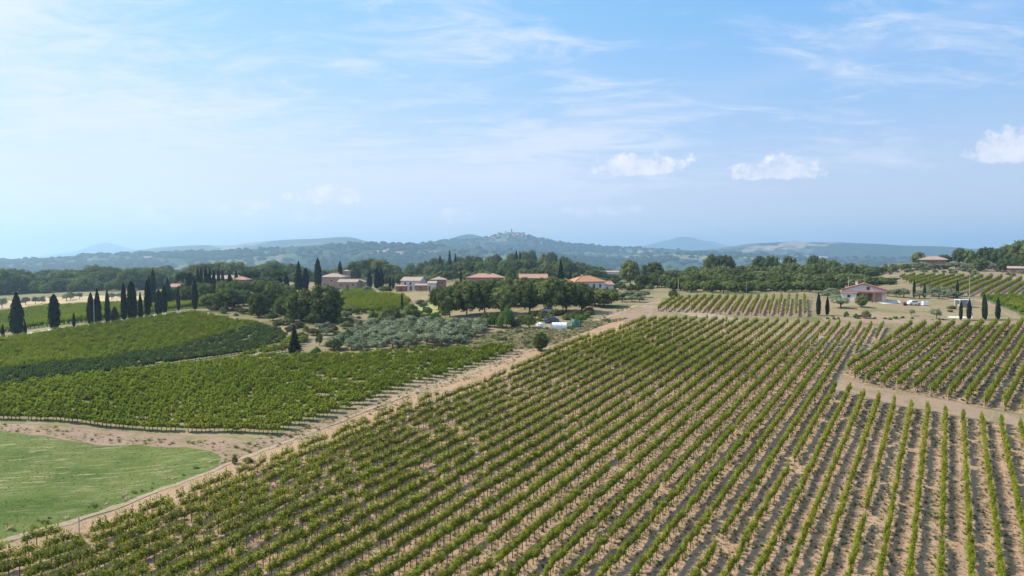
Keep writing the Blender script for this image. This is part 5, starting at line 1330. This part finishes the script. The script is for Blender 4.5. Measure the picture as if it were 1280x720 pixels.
# person in red before the veranda
X, Y, z = hit(1090.5, 378.3)
e = new_obj('person', None, None, (X, Y, z), R(20)); tag(e, 'standing person in a red top before the veranda of the white house', 'person')
def skin_body():
    J = {'pel': (0, 0, .95, .13), 'wst': (0, 0, 1.12, .12), 'ch': (0, 0, 1.33, .15), 'nk': (0, 0, 1.5, .055), 'hd': (0, -.01, 1.62, .09), 'tp': (0, 0, 1.73, .075),
         'lh': (-.1, 0, .88, .095), 'lk': (-.11, -.02, .5, .06), 'la': (-.11, .02, .09, .04), 'lf': (-.12, -.14, .03, .035),
         'rh': (.1, 0, .88, .095), 'rk': (.12, -.03, .5, .06), 'ra': (.13, 0, .09, .04), 'rf': (.15, -.15, .03, .035),
         'ls': (-.19, 0, 1.42, .06), 'le': (-.25, .03, 1.14, .042), 'lw': (-.24, -.05, .9, .028), 'lm': (-.24, -.08, .82, .025),
         'rs': (.19, 0, 1.42, .06), 're': (.25, .03, 1.14, .042), 'rw': (.24, -.05, .9, .028), 'rm': (.24, -.08, .82, .025)}
    E = [('pel', 'wst'), ('wst', 'ch'), ('ch', 'nk'), ('nk', 'hd'), ('hd', 'tp'), ('pel', 'lh'), ('lh', 'lk'), ('lk', 'la'), ('la', 'lf'), ('pel', 'rh'), ('rh', 'rk'), ('rk', 'ra'), ('ra', 'rf'),
         ('ch', 'ls'), ('ls', 'le'), ('le', 'lw'), ('lw', 'lm'), ('ch', 'rs'), ('rs', 're'), ('re', 'rw'), ('rw', 'rm')]
    V_ = [list(J[k][:3]) for k in J]; Rd = [J[k][3] for k in J]; ks = list(J); ed = [(ks.index(a), ks.index(b)) for a, b in E]
    for s, w0 in ((-1, ks.index('lm')), (1, ks.index('rm'))):
        bx, by, bz = V_[w0]
        for q, ln in enumerate((.07, .08, .085, .075)):
            y = by-.03+q*.02; V_.append([bx+s*.004, y, bz-.04]); Rd.append(.009); V_.append([bx-s*.008, y, bz-.04-ln*.6]); Rd.append(.008); V_.append([bx-s*.02, y, bz-.04-ln]); Rd.append(.007)
            n0 = len(V_); ed += [(w0, n0-3), (n0-3, n0-2), (n0-2, n0-1)]
        V_.append([bx-s*.02, by-.05, bz-.02]); Rd.append(.01); V_.append([bx-s*.03, by-.065, bz-.055]); Rd.append(.008); n0 = len(V_); ed += [(w0, n0-2), (n0-2, n0-1)]
    me = bpy.data.meshes.new('body'); me.from_pydata(V_, ed, []); o = new_obj('body', me, e)
    md = o.modifiers.new('skin', 'SKIN'); 
    for i, r_ in enumerate(Rd): me.skin_vertices[0].data[i].radius = (r_, r_)
    me.skin_vertices[0].data[0].use_root = True
    sb = o.modifiers.new('sub', 'SUBSURF'); sb.levels = 1; sb.render_levels = 1
    t = material('person_clothes', .85, .2); tc = t.node('ShaderNodeTexCoord', 3); x_, y_, z_ = t.xyz(tc)
    ax_ = t.m('ABSOLUTE', x_)
    c = t.mix(t.m('GREATER_THAN', z_, .93), (.04, .045, .07), (.5, .04, .05)); c = t.mix(t.m('GREATER_THAN', z_, 1.48), c, (.45, .27, .2))
    c = t.mix(t.m('MULTIPLY', t.m('GREATER_THAN', ax_, .215), t.m('LESS_THAN', z_, 1.15)), c, (.45, .27, .2)); c = t.mix(t.m('LESS_THAN', z_, .07), c, (.03, .025, .02))
    t._set(t.b.inputs[0], c); me.materials.append(t.mat)
try:
    skin_body()
except Exception as ex:
    print('person failed', ex)
v, f = sph((0, .012, 1.665), .1, 12, 8, 1.05, .03); MB().add([p for p in v], [q for q in f if sum(v[i][2] for i in q)/4 > 1.66 or sum(v[i][1] for i in q)/4 > .04]).build('hair', M['door'], e, smooth=True)

# ------------------------------------------------------------------ grass and weeds
def tuft_src(seed, mat, n=36):
    np.random.seed(seed); a = np.random.uniform(0, 6.28, n); r = np.random.uniform(0, .22, n); hh = np.random.uniform(.15, .4, n); V = []; Fs = []
    for i in range(n):
        x, y = r[i]*math.cos(a[i]), r[i]*math.sin(a[i]); dx, dy = .03*math.cos(a[i]+1.6), .03*math.sin(a[i]+1.6)
        V += [(x-dx, y-dy, 0), (x+dx, y+dy, 0), (x*1.9, y*1.9, hh[i])]; Fs.append((3*i, 3*i+1, 3*i+2))
    return bpy.data.objects.new('tuft_source', mesh_np('tuft', V, Fs, mat))


M['straw_blades'] = foliage('dry_grass_blades', (.42, .34, .2), (.55, .45, .28), (.65, .56, .37), .3, .45)
M['green_blades'] = foliage('green_grass_blades', (.07, .11, .03), (.13, .18, .05), (.2, .24, .08), .3, .3)
def tufts(name, poly, n, s, mats, label, test=None):
    xs = [p[0] for p in poly]; ys = [p[1] for p in poly]
    x = np.random.uniform(min(xs), max(xs), n*2); y = np.random.uniform(min(ys), max(ys), n*2); m = inside(poly, x, y)
    if test is not None: m &= test(x, y)
    x = x[m][:n]; y = y[m][:n]; k = len(x); sc_ = s*np.random.uniform(.5, 1.4, k)
    scatter(name, x, y, H(x, y)+.04, np.stack([np.zeros(k), np.zeros(k), np.random.rand(k)*6.28], -1), np.stack([sc_*1.3, sc_*1.3, sc_], -1), [tuft_src(300+i, M[q]) for i, q in enumerate(mats)], label, 'grass')


np.random.seed(41)
def under_row(x, y):
    u = x*math.cos(ROW_AZ)-y*math.sin(ROW_AZ); q = np.abs((u/2.44+.5) % 1-.5)
    g = np.sin(x*.21+2*np.sin(y*.13))+np.sin(y*.17+1.3)
    odd = np.floor(u/2.44+.5).astype(int) % 2 == 0
    return ((q < .2) | (np.random.rand(len(x)) < np.where(odd, .75, .3)+.2*g)) & (y < 165)
tufts('vineyard_weeds', MAIN, 85000, .55, ['straw_blades', 'straw_blades', 'green_blades'], 'dry grass and weeds growing under and between the vines', under_row)
tufts('right_vineyard_weeds', RIGHT, 9000, .8, ['straw_blades', 'straw_blades', 'green_blades'], 'dry grass between the diagonal vine rows at right')
tufts('bare_strip_weeds', poly_world([(-40, 532), (0, 531), (300, 551), (349, 543), (505, 489), (640, 442), (680, 432), (640, 455), (500, 505), (400, 545), (280, 580), (268, 565), (230, 557), (100, 552), (-40, 535)]), 4200, .7, ['straw_blades', 'green_blades', 'straw_blades'], 'sparse dry weeds on the bare reddish strip')
tufts('verge_grass', [uv(-84.5, 20), uv(-84.5, 200), uv(-82.6, 200), uv(-82.6, 20)], 4500, .9, ['straw_blades', 'green_blades'], 'grass fringe along the dirt track')
tufts('slope_grass', poly_world([(655, 437), (560, 436), (600, 420), (640, 412), (690, 411), (740, 403), (785, 398), (760, 404), (720, 419), (690, 431)]), 5000, 1.2, ['straw_blades', 'green_blades'], 'rough dry grass on the slope below the oaks')
tufts('field_grass', GREEN, 2500, .18, ['green_blades'], 'short patchy grass on the green field at lower left')

# ------------------------------------------------------------------ haze
hz = bpy.data.meshes.new('haze'); zt = 405.; zb = -36.
mbh = MB().box(-12500, 12500, -400, 13800, zb, zt); hz.from_pydata([tuple(v) for v in mbh.v], [], mbh.f)
hm = bpy.data.materials.new('haze_air'); hm.use_nodes = True; ht = NT(hm.node_tree); ht.n.clear()
pv = ht.n.new('ShaderNodeVolumePrincipled'); pv.inputs['Color'].default_value = (.50, .74, 1, 1); pv.inputs['Density'].default_value = 1.6e-4; pv.inputs['Anisotropy'].default_value = .45
oo = ht.n.new('ShaderNodeOutputMaterial'); ht.l.new(pv.outputs[0], oo.inputs['Volume']); hz.materials.append(hm)
ho = new_obj('haze', hz); tag(ho, kind='stuff')
